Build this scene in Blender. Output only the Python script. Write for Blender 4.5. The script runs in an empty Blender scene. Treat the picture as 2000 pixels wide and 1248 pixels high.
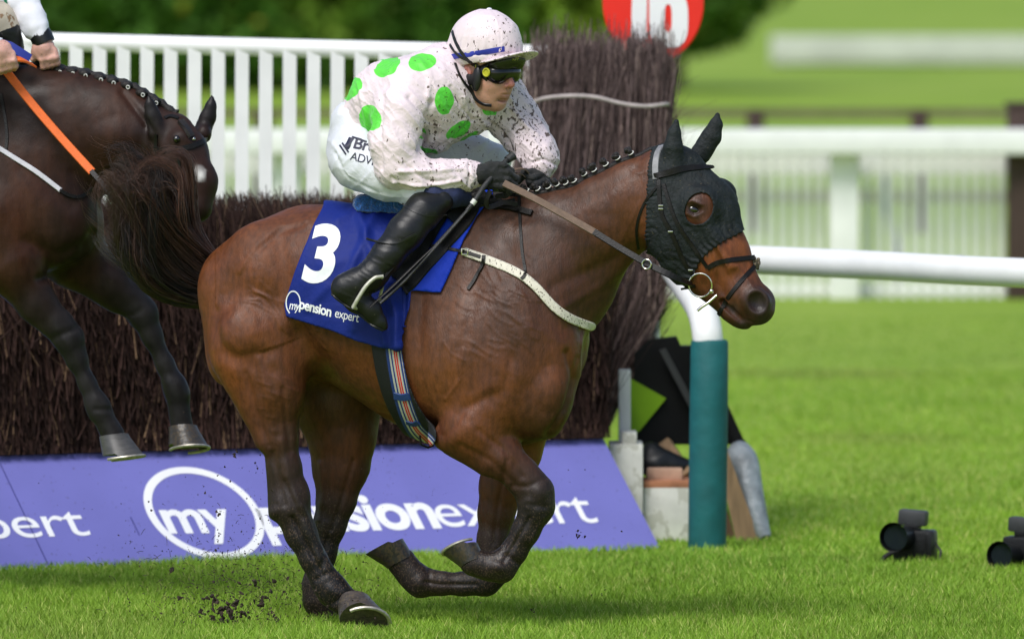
import bpy, bmesh, math, random
import numpy as np
from mathutils import Vector, Matrix
from mathutils.bvhtree import BVHTree

# ------------------------------------------------------------------ camera, world, sun
rng = np.random.default_rng(7)
random.seed(7)
scene = bpy.context.scene
COL = scene.collection
FPX, CY0, CH = 21400.0, 40.0, 2.66            # focal length in photo pixels, distance to the horse, eye height
PITCH = math.atan(817.0 / FPX)
cam_d = bpy.data.cameras.new("camera")
cam = bpy.data.objects.new("camera", cam_d)
COL.objects.link(cam)
cam.location = (0, -CY0, CH)
cam.rotation_euler = (math.pi / 2 - PITCH, 0, 0)
cam_d.sensor_width = 36.0
cam_d.lens = FPX / 2000.0 * 36.0
cam_d.clip_start = 1.0
cam_d.clip_end = 3000.0
cam_d.dof.use_dof = True
cam_d.dof.focus_distance = 39.85
cam_d.dof.aperture_fstop = 3.9
scene.camera = cam

SUN_EL, SUN_AZ = math.radians(52), math.radians(-28)   # azimuth measured from the camera side, towards the left
world = bpy.data.worlds.new("World")
scene.world = world
world.use_nodes = True
wn = world.node_tree.nodes
sky = wn.new("ShaderNodeTexSky")
sky.sky_type = 'NISHITA'
sky.sun_disc = False
sky.sun_elevation = SUN_EL
sky.air_density = 1.0
sky.dust_density = 1.6
sky.ozone_density = 0.6
world.node_tree.links.new(sky.outputs[0], wn["Background"].inputs[0])
wn["Background"].inputs[1].default_value = 0.104
sun_d = bpy.data.lights.new("sun", 'SUN')
sun_d.energy = 2.1
sun_d.angle = math.radians(30)
sun_d.color = (1.0, 0.985, 0.955)
sun = bpy.data.objects.new("sun", sun_d)
COL.objects.link(sun)
sdir = Vector((math.sin(SUN_AZ) * math.cos(SUN_EL), -math.cos(SUN_AZ) * math.cos(SUN_EL), math.sin(SUN_EL)))
sun.rotation_euler = sdir.to_track_quat('Z', 'Y').to_euler()
sun.location = (0, 0, 12)
sky.sun_rotation = math.atan2(sdir.x, sdir.y)
scene.view_settings.view_transform = 'Standard'
scene.view_settings.look = 'None'
scene.view_settings.exposure = 0.54
scene.view_settings.gamma = 1.0
scene.render.film_transparent = False
scene.cycles.max_bounces = 6
scene.cycles.use_denoising = True

# ------------------------------------------------------------------ helpers
S = 535.0
cp, sp = math.cos(PITCH), math.sin(PITCH)

def raydir(px, py):
    u = (px - 1000.0) / FPX
    v = (624.0 - py) / FPX
    return Vector((u, cp + v * sp, -sp + v * cp))

def P(px, py, y=0.0):
    """world point at depth y seen at photo position (px, py)"""
    d = raydir(px, py)
    t = (y + CY0) / d.y
    return Vector((d.x * t, y, CH + d.z * t))

def G(px, py, z=0.0):
    d = raydir(px, py)
    t = (z - CH) / d.z
    return Vector((d.x * t, -CY0 + d.y * t, z))

def tagit(o, label=None, cat=None, group=None, kind=None):
    if label: o["label"] = label
    if cat: o["category"] = cat
    if group: o["group"] = group
    if kind: o["kind"] = kind
    return o

def empty(name, loc, label=None, cat=None, group=None):
    o = bpy.data.objects.new(name, None)
    COL.objects.link(o)
    o.location = loc
    o.empty_display_size = 0.2
    return tagit(o, label, cat, group)

def mesh_np(name, V, F, mat=None, parent=None, smooth=True, cols=None, attrs=None):
    V = np.asarray(V, dtype=np.float32)
    me = bpy.data.meshes.new(name)
    if isinstance(F, np.ndarray):
        n, k = F.shape
        ls = np.arange(n, dtype=np.int32) * k
        lt = np.full(n, k, dtype=np.int32)
        li = F.astype(np.int32).ravel()
    else:
        lt = np.array([len(f) for f in F], dtype=np.int32)
        n = len(F)
        ls = np.concatenate([[0], np.cumsum(lt)[:-1]]).astype(np.int32)
        li = np.array([i for f in F for i in f], dtype=np.int32)
    me.vertices.add(len(V)); me.vertices.foreach_set("co", V.ravel())
    me.loops.add(len(li)); me.loops.foreach_set("vertex_index", li)
    me.polygons.add(n); me.polygons.foreach_set("loop_start", ls); me.polygons.foreach_set("loop_total", lt)
    me.update(calc_edges=True)
    me.validate()
    me.polygons.foreach_set("use_smooth", np.full(len(me.polygons), smooth))
    if cols is not None:
        a = me.color_attributes.new("col", 'FLOAT_COLOR', 'POINT')
        c = np.ones((len(V), 4), np.float32); c[:, :3] = cols
        a.data.foreach_set("color", c.ravel())
    if attrs:
        for k_, v_ in attrs.items():
            a = me.attributes.new(k_, 'FLOAT', 'POINT')
            a.data.foreach_set("value", np.asarray(v_, np.float32))
    if mat: me.materials.append(mat)
    o = bpy.data.objects.new(name, me)
    COL.objects.link(o)
    if parent is not None:
        o.parent = parent
        o.matrix_parent_inverse = parent.matrix_world.inverted() if parent.type != 'EMPTY' else Matrix.Translation(parent_loc(parent)).inverted()
    return o

def parent_loc(p):
    return Vector(p.location)

class MB:
    """collects simple shapes into one mesh"""
    def __init__(s): s.v = []; s.f = []; s.cut = []
    def add(s, vs, fs):
        s.cut.append((len(s.v), len(s.f))); b = len(s.v); s.v += [tuple(x) for x in vs]; s.f += [tuple(b + i for i in f) for f in fs]
    def box(s, c, d, M=None, bev=0.0):
        hx, hy, hz = d[0] / 2, d[1] / 2, d[2] / 2
        if bev <= 0:
            vs = [Vector((x * hx, y * hy, z * hz)) for x in (-1, 1) for y in (-1, 1) for z in (-1, 1)]
            fs = [(0, 1, 3, 2), (4, 6, 7, 5), (0, 4, 5, 1), (2, 3, 7, 6), (0, 2, 6, 4), (1, 5, 7, 3)]
        else:
            bm = bmesh.new(); bmesh.ops.create_cube(bm, size=1.0)
            bmesh.ops.scale(bm, vec=d, verts=bm.verts)
            bmesh.ops.bevel(bm, geom=list(bm.edges), offset=bev, segments=2, affect='EDGES', profile=0.6)
            bm.verts.index_update()
            vs = [v.co.copy() for v in bm.verts]; fs = [tuple(v.index for v in f.verts) for f in bm.faces]; bm.free()
        if M is not None: vs = [M @ v for v in vs]
        s.add([v + Vector(c) for v in vs], fs)
    def tube(s, pts, r, n=12, cap=True, flat=1.0, up=Vector((0, 0, 1))):
        pts = [Vector(p) for p in pts]; N = len(pts)
        rs = r if isinstance(r, (list, tuple)) else [r] * N
        vs = []; fs = []
        prev = None
        for i in range(N):
            t = (pts[min(i + 1, N - 1)] - pts[max(i - 1, 0)]).normalized()
            if prev is None:
                a = t.cross(up)
                if a.length < 1e-3: a = t.cross(Vector((0, 1, 0)))
                a.normalize()
            else:
                a = (prev - t * prev.dot(t)).normalized()
            prev = a; b = t.cross(a)
            for k in range(n):
                th = 2 * math.pi * k / n
                vs.append(pts[i] + (a * math.cos(th) + b * math.sin(th) * flat) * rs[i])
        for i in range(N - 1):
            for k in range(n):
                k2 = (k + 1) % n
                fs.append((i * n + k, i * n + k2, (i + 1) * n + k2, (i + 1) * n + k))
        if cap:
            fs.append(tuple(range(n))[::-1]); fs.append(tuple((N - 1) * n + k for k in range(n)))
        s.add(vs, fs)
    def ribbon(s, pts, nrm, w, t):
        """box-section strap; nrm: surface normals, w: half width, t: thickness"""
        pts = [Vector(p) for p in pts]; N = len(pts); vs = []; fs = []
        ws = w if isinstance(w, (list, tuple)) else [w] * N
        for i in range(N):
            tg = (pts[min(i + 1, N - 1)] - pts[max(i - 1, 0)]).normalized()
            n_ = Vector(nrm[i]); side = tg.cross(n_).normalized(); n_ = side.cross(tg).normalized()
            for a, b in ((-1, 0), (-.85, 1), (.85, 1), (1, 0)):
                vs.append(pts[i] + side * ws[i] * a + n_ * (t * b))
        for i in range(N - 1):
            for k in range(4):
                k2 = (k + 1) % 4
                fs.append((i * 4 + k, (i + 1) * 4 + k, (i + 1) * 4 + k2, i * 4 + k2))
        fs.append((0, 1, 2, 3)); fs.append(tuple((N - 1) * 4 + k for k in (3, 2, 1, 0)))
        s.add(vs, fs)
    def ball(s, c, r, M=None, n=12, m=8):
        if not isinstance(r, (tuple, list)): r = (r, r, r)
        vs = []; fs = []
        for i in range(m + 1):
            th = math.pi * i / m
            for k in range(n):
                ph = 2 * math.pi * k / n
                v = Vector((r[0] * math.sin(th) * math.cos(ph), r[1] * math.sin(th) * math.sin(ph), r[2] * math.cos(th)))
                vs.append((M @ v if M is not None else v) + Vector(c))
        for i in range(m):
            for k in range(n):
                k2 = (k + 1) % n
                fs.append((i * n + k, (i + 1) * n + k, (i + 1) * n + k2, i * n + k2))
        s.add(vs, fs)
    def torus(s, c, R, r, ax=Vector((0, 1, 0)), n=24, m=8, a0=0, a1=2 * math.pi, sx=1.0):
        ax = Vector(ax).normalized(); a = ax.cross(Vector((0.0, 0.1, 1))).normalized(); b = ax.cross(a)
        full = abs(a1 - a0 - 2 * math.pi) < 1e-6
        N = n if full else n + 1; vs = []; fs = []
        for i in range(N):
            th = a0 + (a1 - a0) * i / n
            d = a * math.cos(th) * sx + b * math.sin(th)
            for k in range(m):
                ph = 2 * math.pi * k / m
                vs.append(Vector(c) + d * R + (d * math.cos(ph) + ax * math.sin(ph)) * r)
        for i in range(n):
            i2 = (i + 1) % N
            if i + 1 >= N and not full: break
            for k in range(m):
                k2 = (k + 1) % m
                fs.append((i * m + k, i2 * m + k, i2 * m + k2, i * m + k2))
        s.add(vs, fs)
    def build_each(s, name, mat, parent=None, smooth=True):
        out = []; cuts = s.cut + [(len(s.v), len(s.f))]
        for (a, fa), (b, fb) in zip(cuts[:-1], cuts[1:]):
            m_ = MB(); m_.v = s.v[a:b]; m_.f = [tuple(i - a for i in f) for f in s.f[fa:fb]]
            out.append(m_.build(name, mat, parent, smooth))
        return out
    def build(s, name, mat, parent=None, smooth=True, **kw):
        o = mesh_np(name, np.array(s.v, dtype=np.float32), s.f, mat, parent, smooth, **kw)
        if smooth:
            me = o.data
            try: me.set_sharp_from_angle(angle=math.radians(40))
            except Exception: pass
        return o

# ---- numpy noise
_lat = {}
def vnoise(Pn, scale, seed=0):
    if seed not in _lat: _lat[seed] = np.random.default_rng(seed + 100).random((32, 32, 32)).astype(np.float32)
    L = _lat[seed]
    q = np.asarray(Pn, np.float64) * scale + 1000.37
    i = np.floor(q).astype(np.int64); f = q - i; f = f * f * (3 - 2 * f); i &= 31; j = (i + 1) & 31
    fx, fy, fz = f[:, 0], f[:, 1], f[:, 2]
    def g(a, b, c): return L[a, b, c]
    x0, y0, z0 = i.T; x1, y1, z1 = j.T
    return ((g(x0, y0, z0) * (1 - fx) + g(x1, y0, z0) * fx) * (1 - fy) + (g(x0, y1, z0) * (1 - fx) + g(x1, y1, z0) * fx) * fy) * (1 - fz) + \
           ((g(x0, y0, z1) * (1 - fx) + g(x1, y0, z1) * fx) * (1 - fy) + (g(x0, y1, z1) * (1 - fx) + g(x1, y1, z1) * fx) * fy) * fz

# ---- signed distance sculpting
class Prim:
    def __init__(s, fn, lo, hi, k=0.03, col=None, op='u'):
        s.fn, s.lo, s.hi, s.k, s.col, s.op = fn, np.array(lo, float), np.array(hi, float), k, col, op

def cone(A, B, ra, rb, sy=1.0, k=0.03, col=None, op='u'):
    A = np.array(A, float); B = np.array(B, float)
    As = A.copy(); Bs = B.copy(); As[1] /= sy; Bs[1] /= sy
    BA = Bs - As; L2 = BA.dot(BA) + 1e-12
    def fn(X, Y, Z):
        px = X - As[0]; py = Y / sy - As[1]; pz = Z - As[2]
        t = np.clip((px * BA[0] + py * BA[1] + pz * BA[2]) / L2, 0, 1)
        d = np.sqrt((px - t * BA[0]) ** 2 + (py - t * BA[1]) ** 2 + (pz - t * BA[2]) ** 2)
        return (d - (ra + (rb - ra) * t)) * min(1.0, (1 + sy) / 2 if sy < 1 else 1.0)
    R = max(ra, rb) * max(1, 1)
    lo = np.minimum(A, B) - R; hi = np.maximum(A, B) + R
    return Prim(fn, lo, hi, k, col, op)

def ell(C, r, R=None, k=0.03, col=None, op='u'):
    C = np.array(C, float); r = np.array(r, float)
    R_ = np.eye(3) if R is None else np.array(R, float)      # rows: local axes
    rm = r.min()
    def fn(X, Y, Z):
        a = X - C[0]; b = Y - C[1]; c = Z - C[2]
        u = (a * R_[0, 0] + b * R_[0, 1] + c * R_[0, 2]) / r[0]
        v = (a * R_[1, 0] + b * R_[1, 1] + c * R_[1, 2]) / r[1]
        w = (a * R_[2, 0] + b * R_[2, 1] + c * R_[2, 2]) / r[2]
        k0 = np.sqrt(u * u + v * v + w * w) + 1e-9
        k1 = np.sqrt((u / r[0]) ** 2 + (v / r[1]) ** 2 + (w / r[2]) ** 2) + 1e-9
        return k0 * (k0 - 1) / k1
    m = r.max()
    return Prim(fn, C - m, C + m, k, col, op)

def chain(pts, sy=1.0, k=0.03, col=None, ki=0.028, op='u'):
    """pts: (px, py, y, r_px[, col])"""
    out = []
    for i in range(len(pts) - 1):
        a, b = pts[i], pts[i + 1]
        c = b[4] if len(b) > 4 else col
        out.append(cone(P(*a[:3]), P(*b[:3]), a[3] / S, b[3] / S, sy, k if i == 0 else ki, c, op))
    return out

def rot2(deg):
    """rows for an ellipsoid turned by deg in the picture plane (x, z)"""
    a = math.radians(deg); c, s_ = math.cos(a), math.sin(a)
    return [[c, 0, s_], [0, 1, 0], [-s_, 0, c]]

def smin(a, b, k):
    h = np.maximum(k - np.abs(a - b), 0) / k
    return np.minimum(a, b) - h * h * k * 0.25

class Field:
    def __init__(s, lo, hi, h, prims):
        s.lo = np.array(lo, float); s.h = h
        n = np.ceil((np.array(hi, float) - s.lo) / h).astype(int) + 1
        s.ax = [(s.lo[i] + h * np.arange(n[i])).astype(np.float32) for i in range(3)]
        s.f = np.full(tuple(n), 0.5, np.float32)
        for p in prims: s.add(p)
    def add(s, p):
        m = max(p.k, 0.02) * 1.2 + 2 * s.h
        a = np.maximum(np.floor((p.lo - m - s.lo) / s.h).astype(int), 0)
        b = np.minimum(np.ceil((p.hi + m - s.lo) / s.h).astype(int) + 1, s.f.shape)
        if (b <= a).any(): return
        sl = tuple(slice(a[i], b[i]) for i in range(3))
        X = s.ax[0][sl[0]][:, None, None]; Y = s.ax[1][sl[1]][None, :, None]; Z = s.ax[2][sl[2]][None, None, :]
        d = p.fn(X, Y, Z).astype(np.float32)
        if p.op == 'u': s.f[sl] = smin(s.f[sl], d, p.k)
        else: s.f[sl] = -smin(-s.f[sl], d, p.k)
    def grid(s):
        return s.ax[0][:, None, None], s.ax[1][None, :, None], s.ax[2][None, None, :]
    def mesh(s, f=None):
        return nets(s.f if f is None else f, s.lo, s.h)

def nets(f, lo, h):
    s_ = f < 0
    def cr(a, i, j, k): return a[i:a.shape[0] - 1 + i, j:a.shape[1] - 1 + j, k:a.shape[2] - 1 + k]
    cnt = np.zeros(tuple(x - 1 for x in f.shape), np.uint8)
    for i in (0, 1):
        for j in (0, 1):
            for k in (0, 1): cnt += cr(s_, i, j, k)
    act = (cnt > 0) & (cnt < 8)
    I = np.array(np.nonzero(act))
    idx = np.full(cnt.shape, -1, np.int32); idx[tuple(I)] = np.arange(I.shape[1])
    acc = np.zeros((I.shape[1], 3)); num = np.zeros(I.shape[1])
    co = [(a, b, c) for a in (0, 1) for b in (0, 1) for c in (0, 1)]
    vals = {c: f[I[0] + c[0], I[1] + c[1], I[2] + c[2]].astype(np.float64) for c in co}
    for c in co:
        for ax in range(3):
            if c[ax] == 0:
                d = list(c); d[ax] = 1; d = tuple(d)
                va, vb = vals[c], vals[d]
                m = (va < 0) != (vb < 0)
                t = np.where(m, va / np.where(m, va - vb, 1), 0)
                base = np.array(c, float)
                for q in range(3):
                    acc[:, q] += np.where(m, base[q] + (t if q == ax else 0), 0)
                num += m
    V = (acc / num[:, None] + I.T) * h + lo
    Fs = []
    for ax in range(3):
        a = np.take(s_, range(0, s_.shape[ax] - 1), axis=ax); b = np.take(s_, range(1, s_.shape[ax]), axis=ax)
        E = np.array(np.nonzero(a != b))
        o1, o2 = [(1, 2), (2, 0), (0, 1)][ax]
        ok = (E[o1] > 0) & (E[o2] > 0) & (E[o1] < f.shape[o1] - 1) & (E[o2] < f.shape[o2] - 1)
        E = E[:, ok]
        ins = s_[tuple(E)]
        def cell(d1, d2):
            q = [E[0].copy(), E[1].copy(), E[2].copy()]; q[o1] -= d1; q[o2] -= d2
            return idx[q[0], q[1], q[2]]
        c00, c10, c11, c01 = cell(1, 1), cell(0, 1), cell(0, 0), cell(1, 0)
        F = np.stack([c00, c10, c11, c01], 1)
        F[~ins] = F[~ins][:, ::-1]
        Fs.append(F)
    F = np.concatenate(Fs); F = F[(F >= 0).all(1)]
    return V.astype(np.float32), F

def vnormals(V, F):
    a = V[F[:, 2]] - V[F[:, 0]]; b = V[F[:, 3]] - V[F[:, 1]]
    n = np.cross(a, b); N = np.zeros_like(V)
    for k in range(4): 
        for q in range(3): N[:, q] += np.bincount(F[:, k], weights=n[:, q], minlength=len(V))
    return N / (np.linalg.norm(N, axis=1, keepdims=True) + 1e-12)

def relax(V, F, it=1, lam=0.5):
    for _ in range(it):
        A = np.zeros_like(V); c = np.zeros(len(V))
        for k in range(4):
            a, b = F[:, k], F[:, (k + 1) % 4]
            for q in range(3):
                A[:, q] += np.bincount(a, weights=V[b, q], minlength=len(V)) + np.bincount(b, weights=V[a, q], minlength=len(V))
            c += np.bincount(a, minlength=len(V)) + np.bincount(b, minlength=len(V))
        V = V + lam * (A / np.maximum(c, 1)[:, None] - V)
    return V.astype(np.float32)

def primcols(V, prims, base, s=0.02):
    W = np.zeros(len(V)); C = np.zeros((len(V), 3))
    X, Y, Z = V.T.astype(np.float64)
    for p in prims:
        if p.op != 'u': continue
        d = p.fn(X, Y, Z); w = np.exp(-np.clip(d, -0.01, 1) / s)
        c = base if p.col is None else p.col
        W += w; C += w[:, None] * np.array(c)[None]
    return C / (W[:, None] + 1e-30)

def pxof(V):
    """photo pixel of world points"""
    V = np.asarray(V, float)
    x = V[:, 0]; y = V[:, 1] + CY0; z = V[:, 2] - CH
    dep = y * cp - z * sp; up = y * sp + z * cp
    return 1000 + FPX * x / dep, 624 - FPX * up / dep

def seg2d(px, py, poly):
    """distance to a polyline in px, with the running parameter"""
    best = np.full(px.shape, 1e9); par = np.zeros(px.shape); acc = 0.0
    for (x0, y0), (x1, y1) in zip(poly[:-1], poly[1:]):
        L = math.hypot(x1 - x0, y1 - y0) + 1e-9
        t = np.clip(((px - x0) * (x1 - x0) + (py - y0) * (y1 - y0)) / L ** 2, 0, 1)
        d = np.hypot(px - x0 - t * (x1 - x0), py - y0 - t * (y1 - y0))
        m = d < best; best = np.where(m, d, best); par = np.where(m, acc + t * L, par); acc += L
    return best, par

def sideof(px, py, poly):
    best = np.full(px.shape, 1e9); sg = np.zeros(px.shape)
    for (x0, y0), (x1, y1) in zip(poly[:-1], poly[1:]):
        L = math.hypot(x1 - x0, y1 - y0) + 1e-9
        t = np.clip(((px - x0) * (x1 - x0) + (py - y0) * (y1 - y0)) / L ** 2, 0, 1)
        d = np.hypot(px - x0 - t * (x1 - x0), py - y0 - t * (y1 - y0))
        c = ((x1 - x0) * (py - y0) - (y1 - y0) * (px - x0))
        m = d < best; best = np.where(m, d, best); sg = np.where(m, np.sign(c) * d, sg)
    return sg

def poly2d(px, py, poly):
    """signed distance (px) to a polygon, negative inside"""
    d, _ = seg2d(px, py, list(poly) + [poly[0]])
    ins = np.zeros(px.shape, bool)
    n = len(poly)
    for i in range(n):
        x0, y0 = poly[i]; x1, y1 = poly[(i + 1) % n]
        c = ((y0 > py) != (y1 > py)) & (px < (x1 - x0) * (py - y0) / ((y1 - y0) if y1 != y0 else 1e-9) + x0)
        ins ^= c
    return np.where(ins, -d, d)

def catmull(pts, n=8):
    pts = [np.array(p, float) for p in pts]; out = []
    for i in range(len(pts) - 1):
        p0 = pts[max(i - 1, 0)]; p1 = pts[i]; p2 = pts[i + 1]; p3 = pts[min(i + 2, len(pts) - 1)]
        for k in range(n):
            t = k / n
            out.append(0.5 * ((2 * p1) + (-p0 + p2) * t + (2 * p0 - 5 * p1 + 4 * p2 - p3) * t * t + (-p0 + 3 * p1 - 3 * p2 + p3) * t ** 3))
    out.append(pts[-1]); return out

def bvh_of(*vf):
    vs = []; fs = []
    for V, F in vf:
        b = len(vs); vs += V.tolist(); fs += (np.asarray(F) + b).tolist()
    return BVHTree.FromPolygons(vs, fs)

CAMP = Vector((0, -CY0, CH))
def cast(bvh, px, py):
    d = raydir(px, py).normalized()
    loc, nrm, i, dist = bvh.ray_cast(CAMP, d)
    if loc is None: return None
    if nrm.dot(d) > 0: nrm = -nrm
    return loc, nrm

def drape(mb, bvh, pts, w, t, off=0.001, n=8, smoothn=2):
    """strap over a surface; pts px, w full width in px, t thickness m"""
    C = catmull(pts, n); loc = []; nr = []
    for c in C:
        h = cast(bvh, c[0], c[1])
        if h is None: loc.append(None); nr.append(None)
        else: loc.append(h[0]); nr.append(h[1])
    ok = [i for i, l in enumerate(loc) if l is not None]
    if not ok: return []
    for i, l in enumerate(loc):
        if l is None:
            j = min(ok, key=lambda q: abs(q - i)); loc[i] = P(C[i][0], C[i][1], loc[j].y); nr[i] = nr[j]
    for _ in range(smoothn):
        nr = [(nr[max(i - 1, 0)] + nr[i] * 2 + nr[min(i + 1, len(nr) - 1)]).normalized() for i in range(len(nr))]
        loc = [loc[i] if i in (0, len(loc) - 1) else loc[i - 1] * .25 + loc[i] * .5 + loc[i + 1] * .25 for i in range(len(loc))]
    pts3 = [l + q * off for l, q in zip(loc, nr)]
    mb.ribbon(pts3, nr, w / 2 / S, t)
    return pts3

# ------------------------------------------------------------------ materials
def new_mat(name):
    m = bpy.data.materials.new(name); m.use_nodes = True
    nt = m.node_tree; b = nt.nodes["Principled BSDF"]
    return m, nt, b

def N(nt, t, **kw):
    n = nt.nodes.new(t)
    for k_, v_ in kw.items(): setattr(n, k_, v_)
    return n

def mat(name, col, rough=0.6, var=0.15, nscale=20.0, bump=0.0, bscale=80.0, metallic=0.0, spec=0.5, attr=False,
        stretch=(1, 1, 1), sheen=0.0, coat=0.0, dirt=None, dscale=120.0, dthr=0.62, dattr=None, bdist=0.004, sub=0.0):
    m, nt, b = new_mat(name)
    L = nt.links.new
    tc = N(nt, "ShaderNodeTexCoord")
    mp = N(nt, "ShaderNodeMapping"); mp.inputs["Scale"].default_value = stretch
    L(tc.outputs["Object"], mp.inputs["Vector"])
    nz = N(nt, "ShaderNodeTexNoise"); nz.inputs["Scale"].default_value = nscale; nz.inputs["Detail"].default_value = 6
    L(mp.outputs[0], nz.inputs["Vector"])
    mr = N(nt, "ShaderNodeMapRange"); mr.inputs["From Min"].default_value = 0.3; mr.inputs["From Max"].default_value = 0.7
    mr.inputs["To Min"].default_value = 1 - var; mr.inputs["To Max"].default_value = 1 + var
    L(nz.outputs["Fac"], mr.inputs["Value"])
    mx = N(nt, "ShaderNodeVectorMath", operation='SCALE')
    if attr:
        at_ = N(nt, "ShaderNodeVertexColor"); at_.layer_name = "col"; L(at_.outputs["Color"], mx.inputs[0])
    else:
        mx.inputs[0].default_value = col[:3]
    L(mr.outputs[0], mx.inputs["Scale"])
    last = mx.outputs[0]
    if dirt is not None:
        vz = N(nt, "ShaderNodeTexNoise"); vz.inputs["Scale"].default_value = dscale; vz.inputs["Detail"].default_value = 3; vz.inputs["Roughness"].default_value = 0.6
        wv = N(nt, "ShaderNodeMapping"); wv.inputs["Scale"].default_value = (1.2, 1, .8); wv.inputs["Rotation"].default_value = (0, .7, 0)
        L(tc.outputs["Object"], wv.inputs["Vector"]); L(wv.outputs[0], vz.inputs["Vector"])
        ad = N(nt, "ShaderNodeMath", operation='ADD'); L(vz.outputs["Fac"], ad.inputs[0])
        if dattr:
            da = N(nt, "ShaderNodeAttribute"); da.attribute_name = dattr; L(da.outputs["Fac"], ad.inputs[1])
        else: ad.inputs[1].default_value = 0
        th = N(nt, "ShaderNodeMapRange"); th.inputs["From Min"].default_value = dthr; th.inputs["From Max"].default_value = dthr + .025
        L(ad.outputs[0], th.inputs["Value"])
        mm = N(nt, "ShaderNodeMix", data_type='RGBA'); L(th.outputs[0], mm.inputs["Factor"]); L(last, mm.inputs["A"]); mm.inputs["B"].default_value = (*dirt, 1)
        last = mm.outputs["Result"]
    L(last, b.inputs["Base Color"])
    b.inputs["Roughness"].default_value = rough
    b.inputs["Metallic"].default_value = metallic
    b.inputs["Specular IOR Level"].default_value = spec
    if sheen: b.inputs["Sheen Weight"].default_value = sheen
    if coat: b.inputs["Coat Weight"].default_value = coat
    if sub: b.inputs["Subsurface Weight"].default_value = sub; b.inputs["Subsurface Radius"].default_value = (.02, .008, .004)
    if bump:
        n2 = N(nt, "ShaderNodeTexNoise"); n2.inputs["Scale"].default_value = bscale; n2.inputs["Detail"].default_value = 5
        L(mp.outputs[0], n2.inputs["Vector"])
        bp = N(nt, "ShaderNodeBump"); bp.inputs["Strength"].default_value = bump; bp.inputs["Distance"].default_value = bdist
        L(n2.outputs["Fac"], bp.inputs["Height"]); L(bp.outputs[0], b.inputs["Normal"])
    return m

MUD = (0.045, 0.028, 0.018)
M = {}
def rough_var(m, lo, hi, sc_=7.0):
    nt = m.node_tree; b = nt.nodes["Principled BSDF"]
    tc = N(nt, "ShaderNodeTexCoord"); n = N(nt, "ShaderNodeTexNoise"); n.inputs["Scale"].default_value = sc_; n.inputs["Detail"].default_value = 5
    nt.links.new(tc.outputs["Object"], n.inputs["Vector"])
    r = N(nt, "ShaderNodeMapRange"); r.inputs["From Min"].default_value = .35; r.inputs["From Max"].default_value = .65; r.inputs["To Min"].default_value = lo; r.inputs["To Max"].default_value = hi
    nt.links.new(n.outputs["Fac"], r.inputs["Value"]); nt.links.new(r.outputs[0], b.inputs["Roughness"])
M['coat'] = mat("bay_coat", (0, 0, 0), 0.46, .28, 60, .6, 210, attr=True, stretch=(1, 1, .3), spec=.36, bdist=.0025, dirt=(.07, .045, .03), dscale=170, dthr=.66, dattr="mud")
M['coat2'] = mat("dark_coat", (0, 0, 0), 0.45, .3, 30, .5, 220, attr=True, stretch=(1, 1, .35), spec=.2, bdist=.0015)
rough_var(M['coat'], .38, .64); rough_var(M['coat2'], .36, .6)
M['hair'] = mat("tail_hair", (0, 0, 0), 0.5, .3, 20, 0, attr=True, spec=.4)
M['black_hair'] = mat("plaited_mane_hair", (.012, .009, .008), .5, .4, 120, .8, 300, spec=.4)
M['hoof'] = mat("horn", (.06, .05, .045), .3, .4, 30, .3, 90, stretch=(1, 1, 6), dirt=(.10, .08, .055), dscale=70, dthr=.55)
M['hoof_dark'] = mat("dark_horn", (.03, .027, .024), .35, .4, 30, .5, 60, dirt=(.055, .040, .024), dscale=90, dthr=.5)
M['shoe'] = mat("shoe_metal", (.45, .42, .36), .45, .3, 60, metallic=.7)
M['hood'] = mat("hood_cloth", (.010, .0135, .0145), .7, .4, 25, .9, 70, spec=.3, bdist=.006, dirt=(.085, .07, .04), dscale=120, dthr=.67)
M['leather'] = mat("black_leather", (.007, .006, .0055), .42, .3, 60, .3, 200, spec=.25)
M['brown_leather'] = mat("brown_leather", (.11, .065, .04), .6, .25, 60, .5, 300)
M['rubber'] = mat("rein_rubber", (.15, .095, .065), .65, .15, 60, .6, 500)
M['grey_leather'] = mat("worn_leather", (.2, .2, .21), .5, .2, 60)
M['metal'] = mat("bit_steel", (.65, .62, .55), .2, .1, 60, metallic=1)
M['white_strap'] = mat("white_web", (.62, .58, .48), .6, .1, 60, .3, 300, dirt=MUD, dscale=130, dthr=.60)
M['white_band'] = mat("white_band", (.6, .6, .56), .5, .05, 60)
M['blue_fleece'] = mat("blue_fleece", (.012, .10, .36), .95, .5, 120, 1.0, 160, sheen=.6, bdist=.01)
M['eye'] = mat("dark_eye", (.006, .004, .003), .05, 0, 1, coat=1)
M['nostril'] = mat("nostril_skin", (.02, .010, .010), .4, .4, 60)
M['pink'] = mat("pink_skin", (.25, .04, .05), .4, .3, 60)
M['boot'] = mat("boot_leather", (.007, .007, .008), .43, .25, 25, .35, 18, spec=.4, bdist=.008, dirt=(.05, .045, .04), dscale=60, dthr=.68)
M['glove'] = mat("black_glove", (.006, .0065, .007), .75, .3, 60, .5, 250, sheen=.1)
M['rubber_black'] = mat("black_plastic", (.006, .006, .0065), .42, .2, 60, .2, 80)
M['lens'] = mat("goggle_lens", (.005, .005, .005), .12, 0, 1, spec=.5)
M['yellow'] = mat("yellow_plastic", (.42, .40, .02), .3, .1, 50)
M['skin'] = mat("skin", (.50, .26, .185), .5, .12, 30, .35, 180, sub=.12, dirt=(.16, .085, .05), dscale=170, dthr=.655, attr=True, bdist=.0015)
M['white_paint'] = mat("white_plastic", (.80, .80, .78), .4, .05, 6, .05, 30)
M['teal'] = mat("teal_padding", (.003, .105, .11), .7, .12, 12, .6, 14, bdist=.01)
M['lime'] = mat("lime_panel", (.22, .42, .0), .6, .1, 4)
M['black_panel'] = mat("black_panel", (.005, .005, .0055), .6, .3, 8, .2, 20, spec=.2)
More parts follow.
